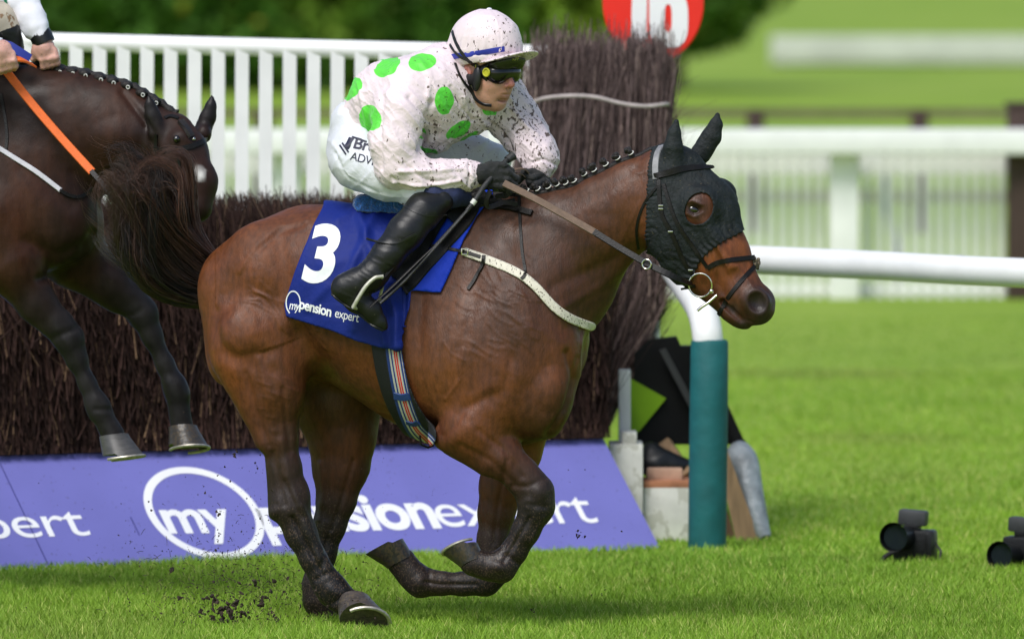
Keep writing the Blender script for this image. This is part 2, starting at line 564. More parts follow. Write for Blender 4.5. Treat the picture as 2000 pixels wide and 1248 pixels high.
M['concrete'] = mat("white_block", (.60, .60, .55), .8, .15, 9, .4, 30, dirt=(.45, .45, .39), dscale=14, dthr=.54)
M['brick'] = mat("terracotta", (.36, .15, .075), .85, .25, 14, .5, 40)
M['wood'] = mat("old_timber", (.27, .17, .09), .75, .3, 9, .5, 40, stretch=(6, 6, .6))
M['grey_tube'] = mat("grey_tarpaulin", (.25, .28, .30), .45, .35, 14, .8, 16, bdist=.02)
M['brown_post'] = mat("brown_timber", (.05, .028, .022), .8, .3, 8, .4, 30, stretch=(6, 6, .6))
M['board'] = mat("printed_board", (.16, .158, .46), .45, .05, 4, .1, 10, dirt=(.07, .06, .12), dscale=60, dthr=.675)
M['board_print'] = mat("board_white", (.82, .82, .84), .5, .03, 5)
M['red'] = mat("red_disc", (.80, .02, .008), .4, .04, 6)
M['sign_white'] = mat("sign_white", (.84, .84, .84), .45, .03, 6)
M['print_white'] = mat("printed_white", (.80, .81, .83), .55, .04, 50)
M['wire'] = mat("pale_cord", (.42, .36, .34), .7, .2, 30)
M['soil'] = mat("soil", (.035, .022, .014), .9, .5, 60, 1, 90, bdist=.01)
M['orange'] = mat("orange_rein", (.78, .135, .01), .55, .08, 60, .5, 400)
M['cam_grey'] = mat("camera_body", (.006, .0065, .007), .4, .3, 60, .3, 200, spec=.3)
M['lens_glass'] = mat("front_glass", (.01, .012, .02), .05, 0, 1, coat=1)
M['clump'] = mat("twigs", (0, 0, 0), .8, .3, 30, 0, attr=True, spec=.12)
M['whip'] = mat("whip_cover", (.018, .018, .018), .5, .3, 60, .6, 300)

# ------------------------------------------------------------------ special materials
def silk_mat(name, base, spot, thr=.6):
    m, nt, b = new_mat(name); L = nt.links.new
    tc = N(nt, "ShaderNodeTexCoord")
    a = N(nt, "ShaderNodeAttribute"); a.attribute_name = "dot"
    r = N(nt, "ShaderNodeMapRange"); r.inputs["From Min"].default_value = -.4; r.inputs["From Max"].default_value = .4
    L(a.outputs["Fac"], r.inputs["Value"])
    mx = N(nt, "ShaderNodeMix", data_type='RGBA'); mx.inputs["A"].default_value = (*spot, 1); mx.inputs["B"].default_value = (*base, 1)
    L(r.outputs[0], mx.inputs["Factor"])
    da = N(nt, "ShaderNodeAttribute"); da.attribute_name = "mud"
    last = mx.outputs["Result"]
    for sc_, rot, st, t in ((75, .7, (1, 1, .6), thr + .01), (170, -.5, (1, 1, .5), thr + .035), (36, .5, (1.3, 1, .6), thr + .035)):
        wv = N(nt, "ShaderNodeMapping"); wv.inputs["Scale"].default_value = st; wv.inputs["Rotation"].default_value = (0, rot, 0)
        vz = N(nt, "ShaderNodeTexNoise"); vz.inputs["Scale"].default_value = sc_; vz.inputs["Detail"].default_value = 2.5
        L(tc.outputs["Object"], wv.inputs["Vector"]); L(wv.outputs[0], vz.inputs["Vector"])
        ad = N(nt, "ShaderNodeMath", operation='ADD'); L(vz.outputs["Fac"], ad.inputs[0]); L(da.outputs["Fac"], ad.inputs[1])
        th = N(nt, "ShaderNodeMapRange"); th.inputs["From Min"].default_value = t; th.inputs["From Max"].default_value = t + .03
        th.inputs["To Max"].default_value = .93
        L(ad.outputs[0], th.inputs["Value"])
        mm = N(nt, "ShaderNodeMix", data_type='RGBA'); L(th.outputs[0], mm.inputs["Factor"]); L(last, mm.inputs["A"]); mm.inputs["B"].default_value = (.06, .032, .018, 1)
        last = mm.outputs["Result"]
    L(last, b.inputs["Base Color"])
    b.inputs["Roughness"].default_value = .55; b.inputs["Sheen Weight"].default_value = .15
    mp = N(nt, "ShaderNodeMapping"); mp.inputs["Scale"].default_value = (1, 1, 1)
    n2 = N(nt, "ShaderNodeTexNoise"); n2.inputs["Scale"].default_value = 26; n2.inputs["Detail"].default_value = 4; n2.inputs["Distortion"].default_value = 1.2
    L(tc.outputs["Object"], mp.inputs["Vector"]); L(mp.outputs[0], n2.inputs["Vector"])
    bp = N(nt, "ShaderNodeBump"); bp.inputs["Strength"].default_value = .45; bp.inputs["Distance"].default_value = .008
    L(n2.outputs["Fac"], bp.inputs["Height"]); L(bp.outputs[0], b.inputs["Normal"])
    return m

def girth_mat():
    m, nt, b = new_mat("girth_webbing"); L = nt.links.new
    a = N(nt, "ShaderNodeAttribute"); a.attribute_name = "across"
    r = N(nt, "ShaderNodeMapRange"); r.inputs["From Min"].default_value = -34; r.inputs["From Max"].default_value = 34
    L(a.outputs["Fac"], r.inputs["Value"])
    cr = N(nt, "ShaderNodeValToRGB"); cr.color_ramp.interpolation = 'CONSTANT'
    e = cr.color_ramp.elements
    bl, wh, rd, bk = (.012, .035, .17, 1), (.48, .46, .40, 1), (.55, .025, .02, 1), (.003, .0035, .005, 1)
    stops = [(0, bk), (.28, bl), (.36, wh), (.41, bl), (.45, wh), (.50, rd), (.54, wh), (.555, rd), (.60, wh), (.645, bl), (.70, wh), (.715, bl), (.75, bk)]
    e[0].position = 0; e[0].color = bk; e[1].position = stops[1][0]; e[1].color = stops[1][1]
    for p_, c_ in stops[2:]:
        q = e.new(p_); q.color = c_
    L(r.outputs[0], cr.inputs[0]); L(cr.outputs[0], b.inputs["Base Color"])
    b.inputs["Roughness"].default_value = .7
    tc = N(nt, "ShaderNodeTexCoord"); n2 = N(nt, "ShaderNodeTexNoise"); n2.inputs["Scale"].default_value = 300
    L(tc.outputs["Object"], n2.inputs["Vector"])
    bp = N(nt, "ShaderNodeBump"); bp.inputs["Strength"].default_value = .4; bp.inputs["Distance"].default_value = .002
    L(n2.outputs["Fac"], bp.inputs["Height"]); L(bp.outputs[0], b.inputs["Normal"])
    return m

M['silk'] = silk_mat("pink_silk", (.74, .615, .645), (.10, .64, .045))
M['breech'] = silk_mat("white_breeches", (.66, .665, .715), (.66, .665, .715), .66)
M['cloth'] = mat("number_cloth", (0, 0, 0), .62, .08, 12, .45, 30, attr=True, bdist=.008, spec=.22)
M['girth'] = girth_mat()
M['silk2'] = mat("white_silk", (.74, .74, .8), .55, .05, 12, .5, 22, bdist=.008, dirt=(.3, .22, .2), dscale=30, dthr=.68)

# ------------------------------------------------------------------ the leading horse
BAY = (.108, .0325, .0095); BAYD = (.042, .015, .007); RED = (.150, .043, .012); BLK = (.008, .0068, .0066); LEG = (.026, .013, .009); NECK = (.054, .019, .008); TAN = (.132, .044, .014)
TANY = math.tan(math.radians(17))
def yc(px): return -(px - 780) / S * TANY

def torso_prim(rows, k=.05, col=None, ycf=yc, lean=-.0):
    """rows: px, top, bottom, half width, egg"""
    rows = sorted(rows)
    xs = []; zt = []; zb = []; w = []; eg = []
    for r in rows:
        t = P(r[0], r[1], ycf(r[0])); b_ = P(r[0], r[2], ycf(r[0]))
        xs.append(t.x); zt.append(t.z); zb.append(b_.z); w.append(r[3]); eg.append(r[4] if len(r) > 4 else .15)
    D = catmull(list(zip(xs, zt, zb, w, eg)), 8); D = np.array(D)
    x0, x1 = D[0, 0], D[-1, 0]
    def fn(X, Y, Z):
        Xc = np.clip(X, x0, x1)
        t = np.interp(Xc, D[:, 0], D[:, 1]); b_ = np.interp(Xc, D[:, 0], D[:, 2]); ww = np.interp(Xc, D[:, 0], D[:, 3]); e = np.interp(Xc, D[:, 0], D[:, 4])
        px = 1000 + S * Xc; y0 = ycf(px)
        zc = (t + b_) / 2; hh = np.maximum((t - b_) / 2, .02)
        u = (Z - zc) / hh
        wl = ww * (1 - e * np.clip(u, -1, 1))
        v = (Y - y0) / wl
        g = (np.abs(u) ** 2.15 + np.abs(v) ** 2.15 + 1e-12) ** (1 / 2.15)
        d = (g - 1) * np.minimum(hh, ww); dx = np.abs(X - Xc)
        return np.where(dx > 0, np.hypot(np.maximum(d, 0), dx), d)
    yy = [ycf(r[0]) for r in rows]; mw = max(w)
    return Prim(fn, (x0, min(yy) - mw * 1.2, min(zb)), (x1, max(yy) + mw * 1.2, max(zt)), k, col)

H1 = []
H1.append(torso_prim([
    (432, 520, 640, .13, .1), (470, 474, 690, .19, .05), (520, 428, 715, .24, .02), (580, 402, 735, .27, .0), (640, 400, 748, .28, .0),
    (700, 408, 782, .285, .05), (760, 412, 822, .29, .12), (820, 408, 848, .285, .2), (880, 397, 862, .275, .3), (940, 396, 874, .255, .4),
    (1000, 412, 874, .235, .45), (1050, 450, 862, .215, .35), (1090, 520, 848, .195, .2), (1118, 600, 785, .145, .1), (1134, 640, 735, .09, 0)], col=BAY))
# rump and thighs
H1 += [ell(P(470, 590, yc(470) - .12), (.15, .12, .21), rot2(20), .07, BAY),
       ell(P(528, 530, yc(520) - .12), (.16, .14, .19), rot2(30), .07, BAY),
       ell(P(478, 590, yc(470) + .13), (.14, .12, .21), rot2(20), .07, BAY),
       ell(P(462, 650, yc(460) - .12), (.110, .10, .20), rot2(-12), .06, RED),
       ell(P(540, 690, yc(540) - .17), (.125, .085, .16), rot2(-5), .05, BAY)]
# near hind leg
nh = -.045
H1 += chain([(500, 660, nh + .02, 88), (535, 770, nh, 58, BAY), (545, 850, nh, 35, BAYD), (557, 915, nh, 30, LEG), (567, 990, nh, 35, LEG),
             (588, 1042, nh, 29, BLK), (612, 1092, nh, 24, BLK), (634, 1130, nh, 25, BLK), (650, 1153, nh, 29, BLK), (670, 1172, nh - .01, 24, BLK), (684, 1180, nh - .01, 27, BLK)], .78, .05, BAY)
H1 += [cone(P(528, 900, nh), P(538, 1002, nh), 8 / S, 13 / S, 1, .02, BLK), ell(P(578, 968, nh), (.045, .042, .062), rot2(-20), .03, LEG),
       cone(P(470, 700, nh), P(522, 850, nh), 56 / S, 25 / S, .8, .05, RED)]
# far hind leg
fh = yc(560) + .15
H1 += chain([(600, 680, fh, 95, BAYD), (650, 780, fh, 82, BAYD), (665, 850, fh, 64, BAY), (664, 915, fh, 52, BAY), (657, 975, fh, 37, LEG), (644, 1025, fh, 30, LEG),
             (630, 1080, fh, 25, BLK), (618, 1140, fh, 25, BLK), (622, 1172, fh, 28, BLK), (640, 1205, fh, 25, BLK)], .75, .06, BAY)
H1 += [cone(P(690, 800, fh), P(672, 900, fh), 54 / S, 48 / S, .75, .03, BAYD)]
# near fore leg
nf = yc(950) - .17
H1 += chain([(985, 735, nf, 88), (930, 836, nf - .03, 60, BAY), (975, 889, nf - .04, 42, BAY), (1018, 928, nf - .04, 33, BAYD), (1045, 960, nf - .04, 34, LEG), (1048, 990, nf - .04, 32, BLK),
             (1026, 1038, nf - .03, 25, BLK), (1004, 1076, nf - .02, 23, BLK), (978, 1107, nf - .02, 28, BLK), (948, 1106, nf - .02, 23, BLK), (925, 1098, nf - .02, 27, BLK)], .82, .05, BAY)
H1 += [ell(P(898, 848, nf - .02), (.075, .075, .062), rot2(35), .04, BAY), cone(P(870, 855, nf - .02), P(945, 905, nf - .04), 24 / S, 20 / S, .9, .03, BAYD)]
# shoulder, breast and far fore leg
ff = yc(950) + .13
H1 += [ell(P(1010, 640, yc(1010) - .13), (.20, .13, .30), rot2(-28), .08, NECK),
       ell(P(900, 690, yc(900) - .17), (.17, .12, .24), rot2(-15), .06, TAN),
       ell(P(1052, 785, yc(1060) - .13), (.115, .085, .125), rot2(-30), .05, BAYD),
       ell(P(1062, 785, yc(1080) + .10), (.105, .085, .12), rot2(-30), .05, BAYD),
       ell(P(1045, 680, yc(1045) + .10), (.19, .12, .22), rot2(-28), .06, BAY)]
H1 += chain([(1010, 790, ff, 85), (1000, 880, ff, 56, RED), (980, 950, ff, 42, RED), (970, 1000, ff, 34, BAY), (964, 1055, ff, 30, LEG), (966, 1105, ff, 34, LEG), (948, 1134, ff, 27, BLK),
             (905, 1140, ff, 21, BLK), (860, 1139, ff, 21, BLK), (822, 1136, ff, 28, BLK), (800, 1118, ff, 25, BLK), (785, 1098, ff, 29, BLK)], .82, .05, BAY)
# neck
def yn(px): return yc(px) if px < 1100 else yc(1100) - (px - 1100) / S * .22
H1 += chain([(1010, 560, yn(1010), 165, NECK), (1078, 528, yn(1078), 132, NECK), (1128, 480, yn(1130), 101, NECK), (1187, 431, yn(1190), 86, NECK), (1246, 396, yn(1246), 80, BAY), (1296, 368, yn(1296), 74, BAY)], .62, .07, BAY, ki=.03)
H1 += [cone(P(965, 425, yc(965)), P(1090, 440, yn(1090)), 30 / S, 60 / S, .6, .06, BAYD)]

def head_prims(T, yh, far=.25, c1=RED, c2=BAYD):
    """T maps a photo point of the leading horse's head; yh(px) depth of the mid-plane"""
    A = lambda px, py, dy=0: T(px, py, yh(px) + dy)
    s_ = T.s
    o = [cone(A(1316, 352), A(1360, 422), .113 * s_, .140 * s_, .66, .05, c1),
         cone(A(1362, 420), A(1405, 500), .138 * s_, .108 * s_, .62, .03, c1),
         cone(A(1405, 500), A(1452, 578), .104 * s_, .078 * s_, .66, .03, c1),
         cone(A(1452, 578), A(1479, 600), .078 * s_, .062 * s_, .8, .02, c2),
         ell(A(1322, 440, -.035), (.118 * s_, .060 * s_, .185 * s_), rot2(T.a - 6), .04, c1),
         ell(A(1322, 440, .035), (.118 * s_, .060 * s_, .185 * s_), rot2(T.a - 6), .04, c1),
         cone(A(1330, 520, 0), A(1420, 592, 0), .052 * s_, .045 * s_, .9, .04, c2),
         ell(A(1438, 621, 0), (.062 * s_, .044 * s_, .032 * s_), rot2(T.a - 58), .02, c2),
         ell(A(1484, 615, 0), (.048 * s_, .042 * s_, .028 * s_), rot2(T.a - 3), .02, (.03, .016, .012)),
         # cheek ridge, eye sockets
         cone(A(1378, 436, -.088 * s_), A(1428, 520, -.062 * s_), .013, .009, 1, .035, c1),
         ell(A(1366, 402, -.085 * s_), (.062 * s_, .03 * s_, .062 * s_), rot2(30), .03, c1),
         ell(A(1366 + 40, 384, .085 * s_), (.055 * s_, .035 * s_, .06 * s_), rot2(30), .03, c1),
         # nostril rims
         ell(A(1476, 589, -.042 * s_), (.046 * s_, .026 * s_, .050 * s_), rot2(20), .025, (.03, .015, .01)),
         ell(A(1490, 586, .035 * s_), (.040 * s_, .028 * s_, .046 * s_), rot2(20), .03, (.03, .015, .01)),
         ell(A(1481, 590, -.072 * s_), (.040 * s_, .034 * s_, .044 * s_), rot2(15), .010, None, 's'),
         ell(A(1357, 409, -.122 * s_), (.026 * s_, .022 * s_, .02 * s_), rot2(-20), .012, None, 's'),
         # mouth
         cone(A(1412, 590, -.052 * s_), A(1448, 626, -.045 * s_), .014 * s_, .012 * s_, 1, .006, None, 's'),
         cone(A(1448, 626, -.045 * s_), A(1484, 636, -.040 * s_), .012 * s_, .008 * s_, 1, .006, None, 's')]
    return o
class T1:
    s = 1.0; a = 28
    def __call__(s, px, py, y): return P(px, py, y)
T1 = T1()
def yh(px): return yn(1296) - (px - 1296) / S * .30
hp = head_prims(T1, yh)
# groove above the cheek, veins handled as displacement
def ear3(T, bx, by, tip, R, bend, c):
    q = lambda t, o=0: (bx * (1 - t) + tip[0] * t + o, by * (1 - t) + tip[1] * t)
    p0, p1, p2, p3 = T(*q(0)), T(*q(.42, bend)), T(*q(.72, bend * .9)), T(tip[0], tip[1] + 6)
    return [cone(p0, p1, R, R * .95, .75, .02, c), cone(p1, p2, R * .95, R * .66, .75, .006, c), cone(p2, p3, R * .66, R * .26, .75, .004, c)]
def ear(T, b0, b1, tip, y, s_=1.0, c=BLK):
    bx, by = (b0[0] + b1[0]) / 2, (b0[1] + b1[1]) / 2
    R = math.hypot(b1[0] - b0[0], b1[1] - b0[1]) / 2 / S
    mx_, my_ = bx * .45 + tip[0] * .55, by * .45 + tip[1] * .55
    bend = 7 if tip[0] > bx + 20 else -2
    return ear3(lambda a_, b_: T(a_, b_, y), bx, by, tip, R, bend, c)
ears = ear(T1, (1294, 330), (1334, 330), (1321, 232), yh(1300) - .075) + ear(T1, (1350, 292), (1386, 312), (1401, 220), yh(1300) + .07)

lo_b = (P(378, 1240, 0).x, -.62, -.03); hi_b = (P(1276, 300, 0).x, .62, P(0, 270, 0).z)
F1 = Field(lo_b, hi_b, .0056, H1 + hp)
V1, Q1 = F1.mesh(); V1 = relax(V1, Q1, 1, .4)
Fh = Field((P(1274, 0, 0).x, -.70, P(0, 665, 0).z), (P(1530, 0, 0).x, -.06, P(0, 215, 0).z), .0036, H1 + hp)
fh_skin = Fh.f.copy()
Vh, Qh = Fh.mesh(fh_skin)

def bulge(V, n, px, py, cx, cy, rx, ry, ang, amp):
    a = math.radians(ang); dx, dy = px - cx, py - cy
    u = (dx * math.cos(a) + dy * math.sin(a)) / rx; v = (-dx * math.sin(a) + dy * math.cos(a)) / ry
    q = np.clip(1 - u * u - v * v, 0, 1)
    return amp * q ** 1.5

def sculpt(V, F, ops, ycf=yc, noise_=1.0):
    n = vnormals(V, F); px, py = pxof(V)
    near = np.clip((-n[:, 1] + .15) / .4, 0, 1) * ((V[:, 1] < ycf(px) + .02) | (py > 880))
    d = np.zeros(len(V))
    for o in ops:
        if o[0] == 'b': d += bulge(V, n, px, py, *o[1:]) * near
        elif o[0] == 'g':   # groove: poly, width px, amp
            dd, _ = seg2d(px, py, o[1]); d -= o[3] * np.exp(-(dd / o[2]) ** 2) * near
        elif o[0] == 'r':   # ridge
            dd, _ = seg2d(px, py, o[1]); d += o[3] * np.exp(-(dd / o[2]) ** 2) * near
        elif o[0] == 's':   # step: side of a line stands proud, fading over width
            sd = sideof(px, py, catmull(o[1], 5)); e = o[2]
            dd = np.abs(sd)
            d += o[3] * np.where(sd * o[4] > 0, np.exp(-dd / e), 0) * (1 - np.exp(-(dd / 12) ** 2)) * near - o[3] * .25 * np.exp(-(dd / 11) ** 2) * near
    # loose-skin wrinkles and fine relief
    d += noise_ * .0022 * (vnoise(V, 26, 1) - .5) + noise_ * .0012 * (vnoise(V, 60, 2) - .5)
    return (V + n * d[:, None]).astype(np.float32)

def creases(poly_c, n_, length, ang, spread, seed=0):
    r = random.Random(seed); out = []
    for i in range(n_):
        x = poly_c[0] + r.uniform(-spread[0], spread[0]); y = poly_c[1] + r.uniform(-spread[1], spread[1])
        a = math.radians(ang + r.uniform(-16, 16)); l = length * r.uniform(.5, 1.2)
        c = r.uniform(-9, 9); am = r.uniform(.0004, .0021)
        out.append(('r', [(x - l / 2 * math.cos(a), y - l / 2 * math.sin(a)), (x + c * math.sin(a), y - c * math.cos(a)), (x + l / 2 * math.cos(a), y + l / 2 * math.sin(a))], r.uniform(1.8, 3.4), am))
    return out

ops1 = [
    ('g', [(560, 440), (505, 485), (462, 550), (440, 610)], 16, .004),
    ('s', [(422, 610), (424, 650), (438, 682), (468, 698), (500, 690)], 60, .010, -1),
    ('g', [(455, 698), (490, 702), (520, 690)], 16, .006), ('r', [(600, 432), (545, 440), (500, 480), (470, 530)], 5, .003), ('g', [(590, 440), (545, 452), (508, 488)], 6, .003),
    ('g', [(440, 690), (470, 715), (530, 720)], 16, .005),
    ('b', 500, 540, 60, 85, 20, .010), ('b', 470, 640, 45, 50, 0, .008),
    ('g', [(545, 470), (560, 560), (585, 640)], 16, .008),
    ('g', [(590, 660), (618, 700), (640, 740)], 22, .020),
    ('b', 540, 740, 45, 60, -20, .010),
    ('r', [(548, 862), (566, 940), (612, 1060), (640, 1120)], 8, .005),
    ('g', [(533, 885), (556, 985)], 7, .006), ('r', [(580, 990), (625, 1090)], 5, .004), ('g', [(570, 1010), (610, 1085)], 5, .005),
    ('g', [(822, 560), (818, 640), (822, 740), (845, 835)], 15, .009),
    ('g', [(880, 900), (862, 860), (850, 830)], 9, .006),
    
    ('g', [(1000, 700), (985, 760), (960, 785)], 12, .006),
    ('b', 1075, 760, 38, 50, 15, .014), ('g', [(1108, 690), (1122, 740), (1105, 800), (1070, 850)], 7, .010),
    ('g', [(1128, 700), (1110, 790), (1080, 835)], 5, .005),
    ('g', [(950, 430), (1010, 520), (1060, 600), (1100, 640)], 18, .006),
    ('b', 1000, 600, 60, 90, -25, .006), ('b', 930, 640, 60, 90, -10, .006),
    ('g', [(1080, 560), (1150, 530), (1230, 490)], 14, .007), ('r', [(1100, 600), (1170, 560), (1235, 515)], 9, .005),
    ('g', [(1010, 425), (1090, 415), (1160, 380), (1240, 330)], 12, .005),
    ('r', [(1230, 330), (1248, 340), (1262, 336)], 2.5, .002), ('r', [(1215, 470), (1238, 420), (1250, 395)], 3, .0015),
    ('b', 985, 905, 40, 30, 40, .006), ('g', [(935, 840), (985, 880), (1020, 930)], 6, .005), ('g', [(900, 870), (960, 900), (1005, 945)], 6, .005),
    ('g', [(1030, 985), (1065, 990)], 6, .004), ('g', [(1010, 1010), (985, 1070)], 5, .005),
    ('r', [(640, 780), (700, 825), (760, 850)], 12, .003),
]
ops1 += [('g', [(572, 1012), (598, 1062), (628, 1120)], 4, .007), ('b', 648, 1153, 20, 15, 40, .006), ('g', [(618, 1132), (650, 1114)], 5, .006), ('g', [(650, 1178), (690, 1150)], 5, .006), ('b', 535, 1000, 12, 16, 20, .006), ('r', [(590, 985), (612, 1040), (648, 1112)], 4, .004), ('g', [(556, 940), (575, 985), (590, 1010)], 5, .006),
    ('g', [(1034, 1012), (1006, 1060), (984, 1096)], 4, .007), ('b', 1055, 962, 18, 20, 0, .006), ('b', 1030, 985, 14, 16, 0, .005), ('b', 976, 1108, 20, 14, 30, .006), ('g', [(985, 1082), (1012, 1100)], 5, .006), ('r', [(1062, 1010), (1036, 1058)], 4, .004), ('g', [(1000, 950), (1030, 950), (1070, 930)], 5, .004),
    ('g', [(930, 1141), (860, 1141), (830, 1136)], 3.5, .006), ('g', [(990, 900), (972, 990), (965, 1060)], 5, .005), ('g', [(690, 900), (668, 975), (648, 1035)], 5, .005), ('b', 966, 1108, 20, 20, 0, .006), ('b', 818, 1136, 17, 17, 0, .006), ('g', [(838, 1112), (838, 1160)], 5, .005), ('g', [(640, 1050), (628, 1110)], 4, .005), ('r', [(625, 905), (632, 960), (622, 1015)], 5, .005),
    ('r', [(870, 780), (900, 740), (905, 680)], 3, .003), ('r', [(700, 790), (740, 805), (800, 820)], 3, .0025), ('g', [(905, 420), (930, 500), (925, 600), (900, 680)], 12, .005), ('g', [(960, 770), (905, 800), (870, 850)], 10, .007), ('b', 900, 700, 40, 70, -10, .007), ('b', 1030, 660, 50, 70, -30, .006), ('g', [(640, 500), (640, 600), (655, 690)], 10, .003), ('b', 560, 620, 28, 50, -10, .006), ('r', [(505, 700), (520, 760), (535, 840)], 7, .005), ('g', [(480, 730), (500, 800), (525, 870)], 6, .006), ('g', [(552, 760), (560, 830), (568, 880)], 6, .005), ('b', 610, 430, 40, 25, 0, .004)]
for k in range(8): ops1.append(('r', [(466 + 6 * k, 592 - 7 * k + (k % 3) * 5), (498 + 5 * k, 594 - 4 * k + (k % 2) * 4), (528 + 4 * k, 612 + 1 * k), (546 + 3 * k, 640 + 2 * k)], 2.4, .0008 + .0009 * ((k * 7) % 3)))
ops1 += creases((500, 600), 3, 60, 28, (50, 35), 3) + creases((960, 620), 34, 60, 25, (85, 70), 4) + creases((1010, 560), 14, 40, 60, (60, 60), 5) + creases((620, 640), 8, 60, 65, (14, 40), 6)
ops1 += creases((540, 770), 12, 40, 35, (30, 40), 8)
V1 = sculpt(V1, Q1, ops1)
opsh = [('r', [(1385, 470), (1400, 520), (1390, 560)], 3, .0025), ('r', [(1400, 480), (1430, 540), (1440, 560)], 3, .0025), ('r', [(1415, 500), (1425, 560), (1410, 585)], 2.5, .002),
        ('g', [(1395, 540), (1430, 600)], 9, .004), ('b', 1352, 408, 22, 14, -20, .004), ('r', [(1335, 398), (1352, 392), (1372, 400)], 3, .004), ('r', [(1340, 418), (1356, 424), (1372, 416)], 3, .003),
        ('r', [(1440, 520), (1470, 560)], 4, .003), ('b', 1500, 585, 18, 22, 20, .003)]
Vh = sculpt(Vh, Qh, opsh, lambda p: yh(p) + 0 * p, .7)

def coat_cols(V, F, prims, base=BAY):
    c = primcols(V, prims, np.array(base)); px, py = pxof(V)
    n1 = vnoise(V, 5, 5)[:, None]; n2 = vnoise(V * [1, 1, .5], 16, 6)[:, None]
    dark = np.array((.05, .022, .012))
    # darker topline, neck crest and belly tufts of the real bay coat
    top = np.clip((560 - py) / 190, 0, 1) * np.clip((px - 640) / 200, 0, 1) * (px < 1285) * .45
    c = c * (1 - top[:, None]) + dark * top[:, None]
    m = np.clip((n1 - .5) * 2.2, 0, 1) * .35
    c = c * (1 - m) + dark * m
    c = c * (.85 + .35 * n2)
    return c

c1 = coat_cols(V1, Q1, H1 + hp); ch = primcols(Vh, hp + H1, np.array(RED)) * (.8 + .4 * vnoise(Vh, 40, 6)[:, None])
pxh, pyh = pxof(Vh)
def dab(c, px, py, cx, cy, r, col, s=.9):
    w = np.clip(1.4 - np.hypot(px - cx, py - cy) / r, 0, 1)[:, None] * s
    return c * (1 - w) + np.array(col) * w
ch = dab(ch, pxh, pyh, 1482, 591, 27, (.014, .009, .008)); ch = dab(ch, pxh, pyh, 1490, 632, 16, (.02, .012, .011)); ch = dab(ch, pxh, pyh, 1452, 640, 16, (.03, .018, .014))
ch = dab(ch, pxh, pyh, 1432, 604, 13, (.04, .025, .02), .7); ch = dab(ch, pxh, pyh, 1362, 406, 38, (.036, .014, .008), .85); ch = dab(ch, pxh, pyh, 1354, 410, 15, (.018, .009, .007), .9)
Vall = np.concatenate([V1, Vh]); Qall = np.concatenate([Q1, Qh + len(V1)]); call = np.concatenate([c1, ch])
pxa, pya = pxof(Vall)
mudw = np.clip((pya - 880) / 160, 0, 1) * .155 - .06 + .07 * np.clip((pxa - 1040) / 60, 0, 1) * np.clip((pya - 600) / 100, 0, 1) * (pxa < 1180)

horse = empty("racehorse", (P(700, 1230, 0).x, 0, 0), "galloping bay racehorse with black ear hood and blue number 3 saddle cloth", "horse")
body1 = mesh_np("body", Vall, Qall, M['coat'], horse, True, cols=call, attrs={"mud": mudw})
BV1 = bvh_of((V1, Q1), (Vh, Qh))

# hooves
def hoof(name, A, toe, sole_n, s_, m, parent, shoe=True, label=None):
    """A: coronet centre, toe: direction to the toe in the sole plane, sole_n: out of the sole"""
    A = Vector(A); f = Vector(toe).normalized(); n_ = Vector(sole_n).normalized(); f = (f - n_ * f.dot(n_)).normalized(); r = f.cross(n_)
    L = 7; K = 28; vs = []; fs = []
    for i in range(L + 1):
        t = i / L
        rad = (.047 + .019 * t) * s_
        for k in range(K):
            th = 2 * math.pi * k / K
            cx = math.cos(th); sy_ = math.sin(th)
            fl = 1.0 if cx > 0 else .86
            q = f * (cx * rad * (1.12 * fl)) + r * (sy_ * rad) + n_ * (t * .072 * s_ * (1 if cx > -.2 else .86)) + f * (t * .022 * s_)
            q += n_ * (0 if i else -.004 * s_)
            vs.append(A + q)
    for i in range(L):
        for k in range(K):
            k2 = (k + 1) % K; fs.append((i * K + k, i * K + k2, (i + 1) * K + k2, (i + 1) * K + k))
    b = len(vs); c = A + n_ * .055 * s_ + f * .025 * s_; vs.append(c)
    for k in range(K): fs.append((L * K + k, L * K + (k + 1) % K, b))
    vs.append(A - n_ * .012 * s_)
    for k in range(K): fs.append((k, b + 1, (k + 1) % K))
    mb = MB(); mb.add(vs, fs)
    h = mb.build(name, m, parent)
    if label: h["label"] = label
    if shoe:
        sb = MB(); pts = []
        for k in range(-11, 12):
            th = 2.35 * k / 11; rad = .064 * s_
            pts.append(A + f * (math.cos(th) * rad * 1.08 + .030 * s_) + r * (math.sin(th) * rad * .95) + n_ * .077 * s_)
        sb.tube(pts, .0062 * s_, 8, flat=.9)
        sb.build("horseshoe", M['shoe'], h)
    return h
hoof("hoof", P(690, 1178, nh - .02), (1, .0, -.22), (.06, -.74, -.62), 1.30, M['hoof'], horse)
hoof("hoof", P(640, 1212, fh), (1, 0, -.3), (0, 0, -1), .9, M['hoof_dark'], horse, False)
hoof("hoof", P(925, 1098, nf - .02), (-.75, -.1, -.1), (-.35, .35, .85), .95, M['hoof_dark'], horse, True)
hoof("hoof", P(782, 1094, ff), (-.85, -.1, .25), (-.45, .1, .85), 1.08, M['hoof_dark'], horse, False)

# eye
ec = cast(BV1, 1354, 409)[0]
eb = MB(); eb.ball(ec + Vector((0, .0065, -.001)), (.0235, .013, .0150), Matrix.Rotation(.25, 3, 'Y'), n=24, m=16); eb.build("eye", M['eye'], horse)
nc = cast(BV1, 1483, 592)[0]
eb = MB(); eb.ball(nc + Vector((.004, .002, 0)), (.005, .002, .006)); eb.build("nostril_lining", M['pink'], horse)

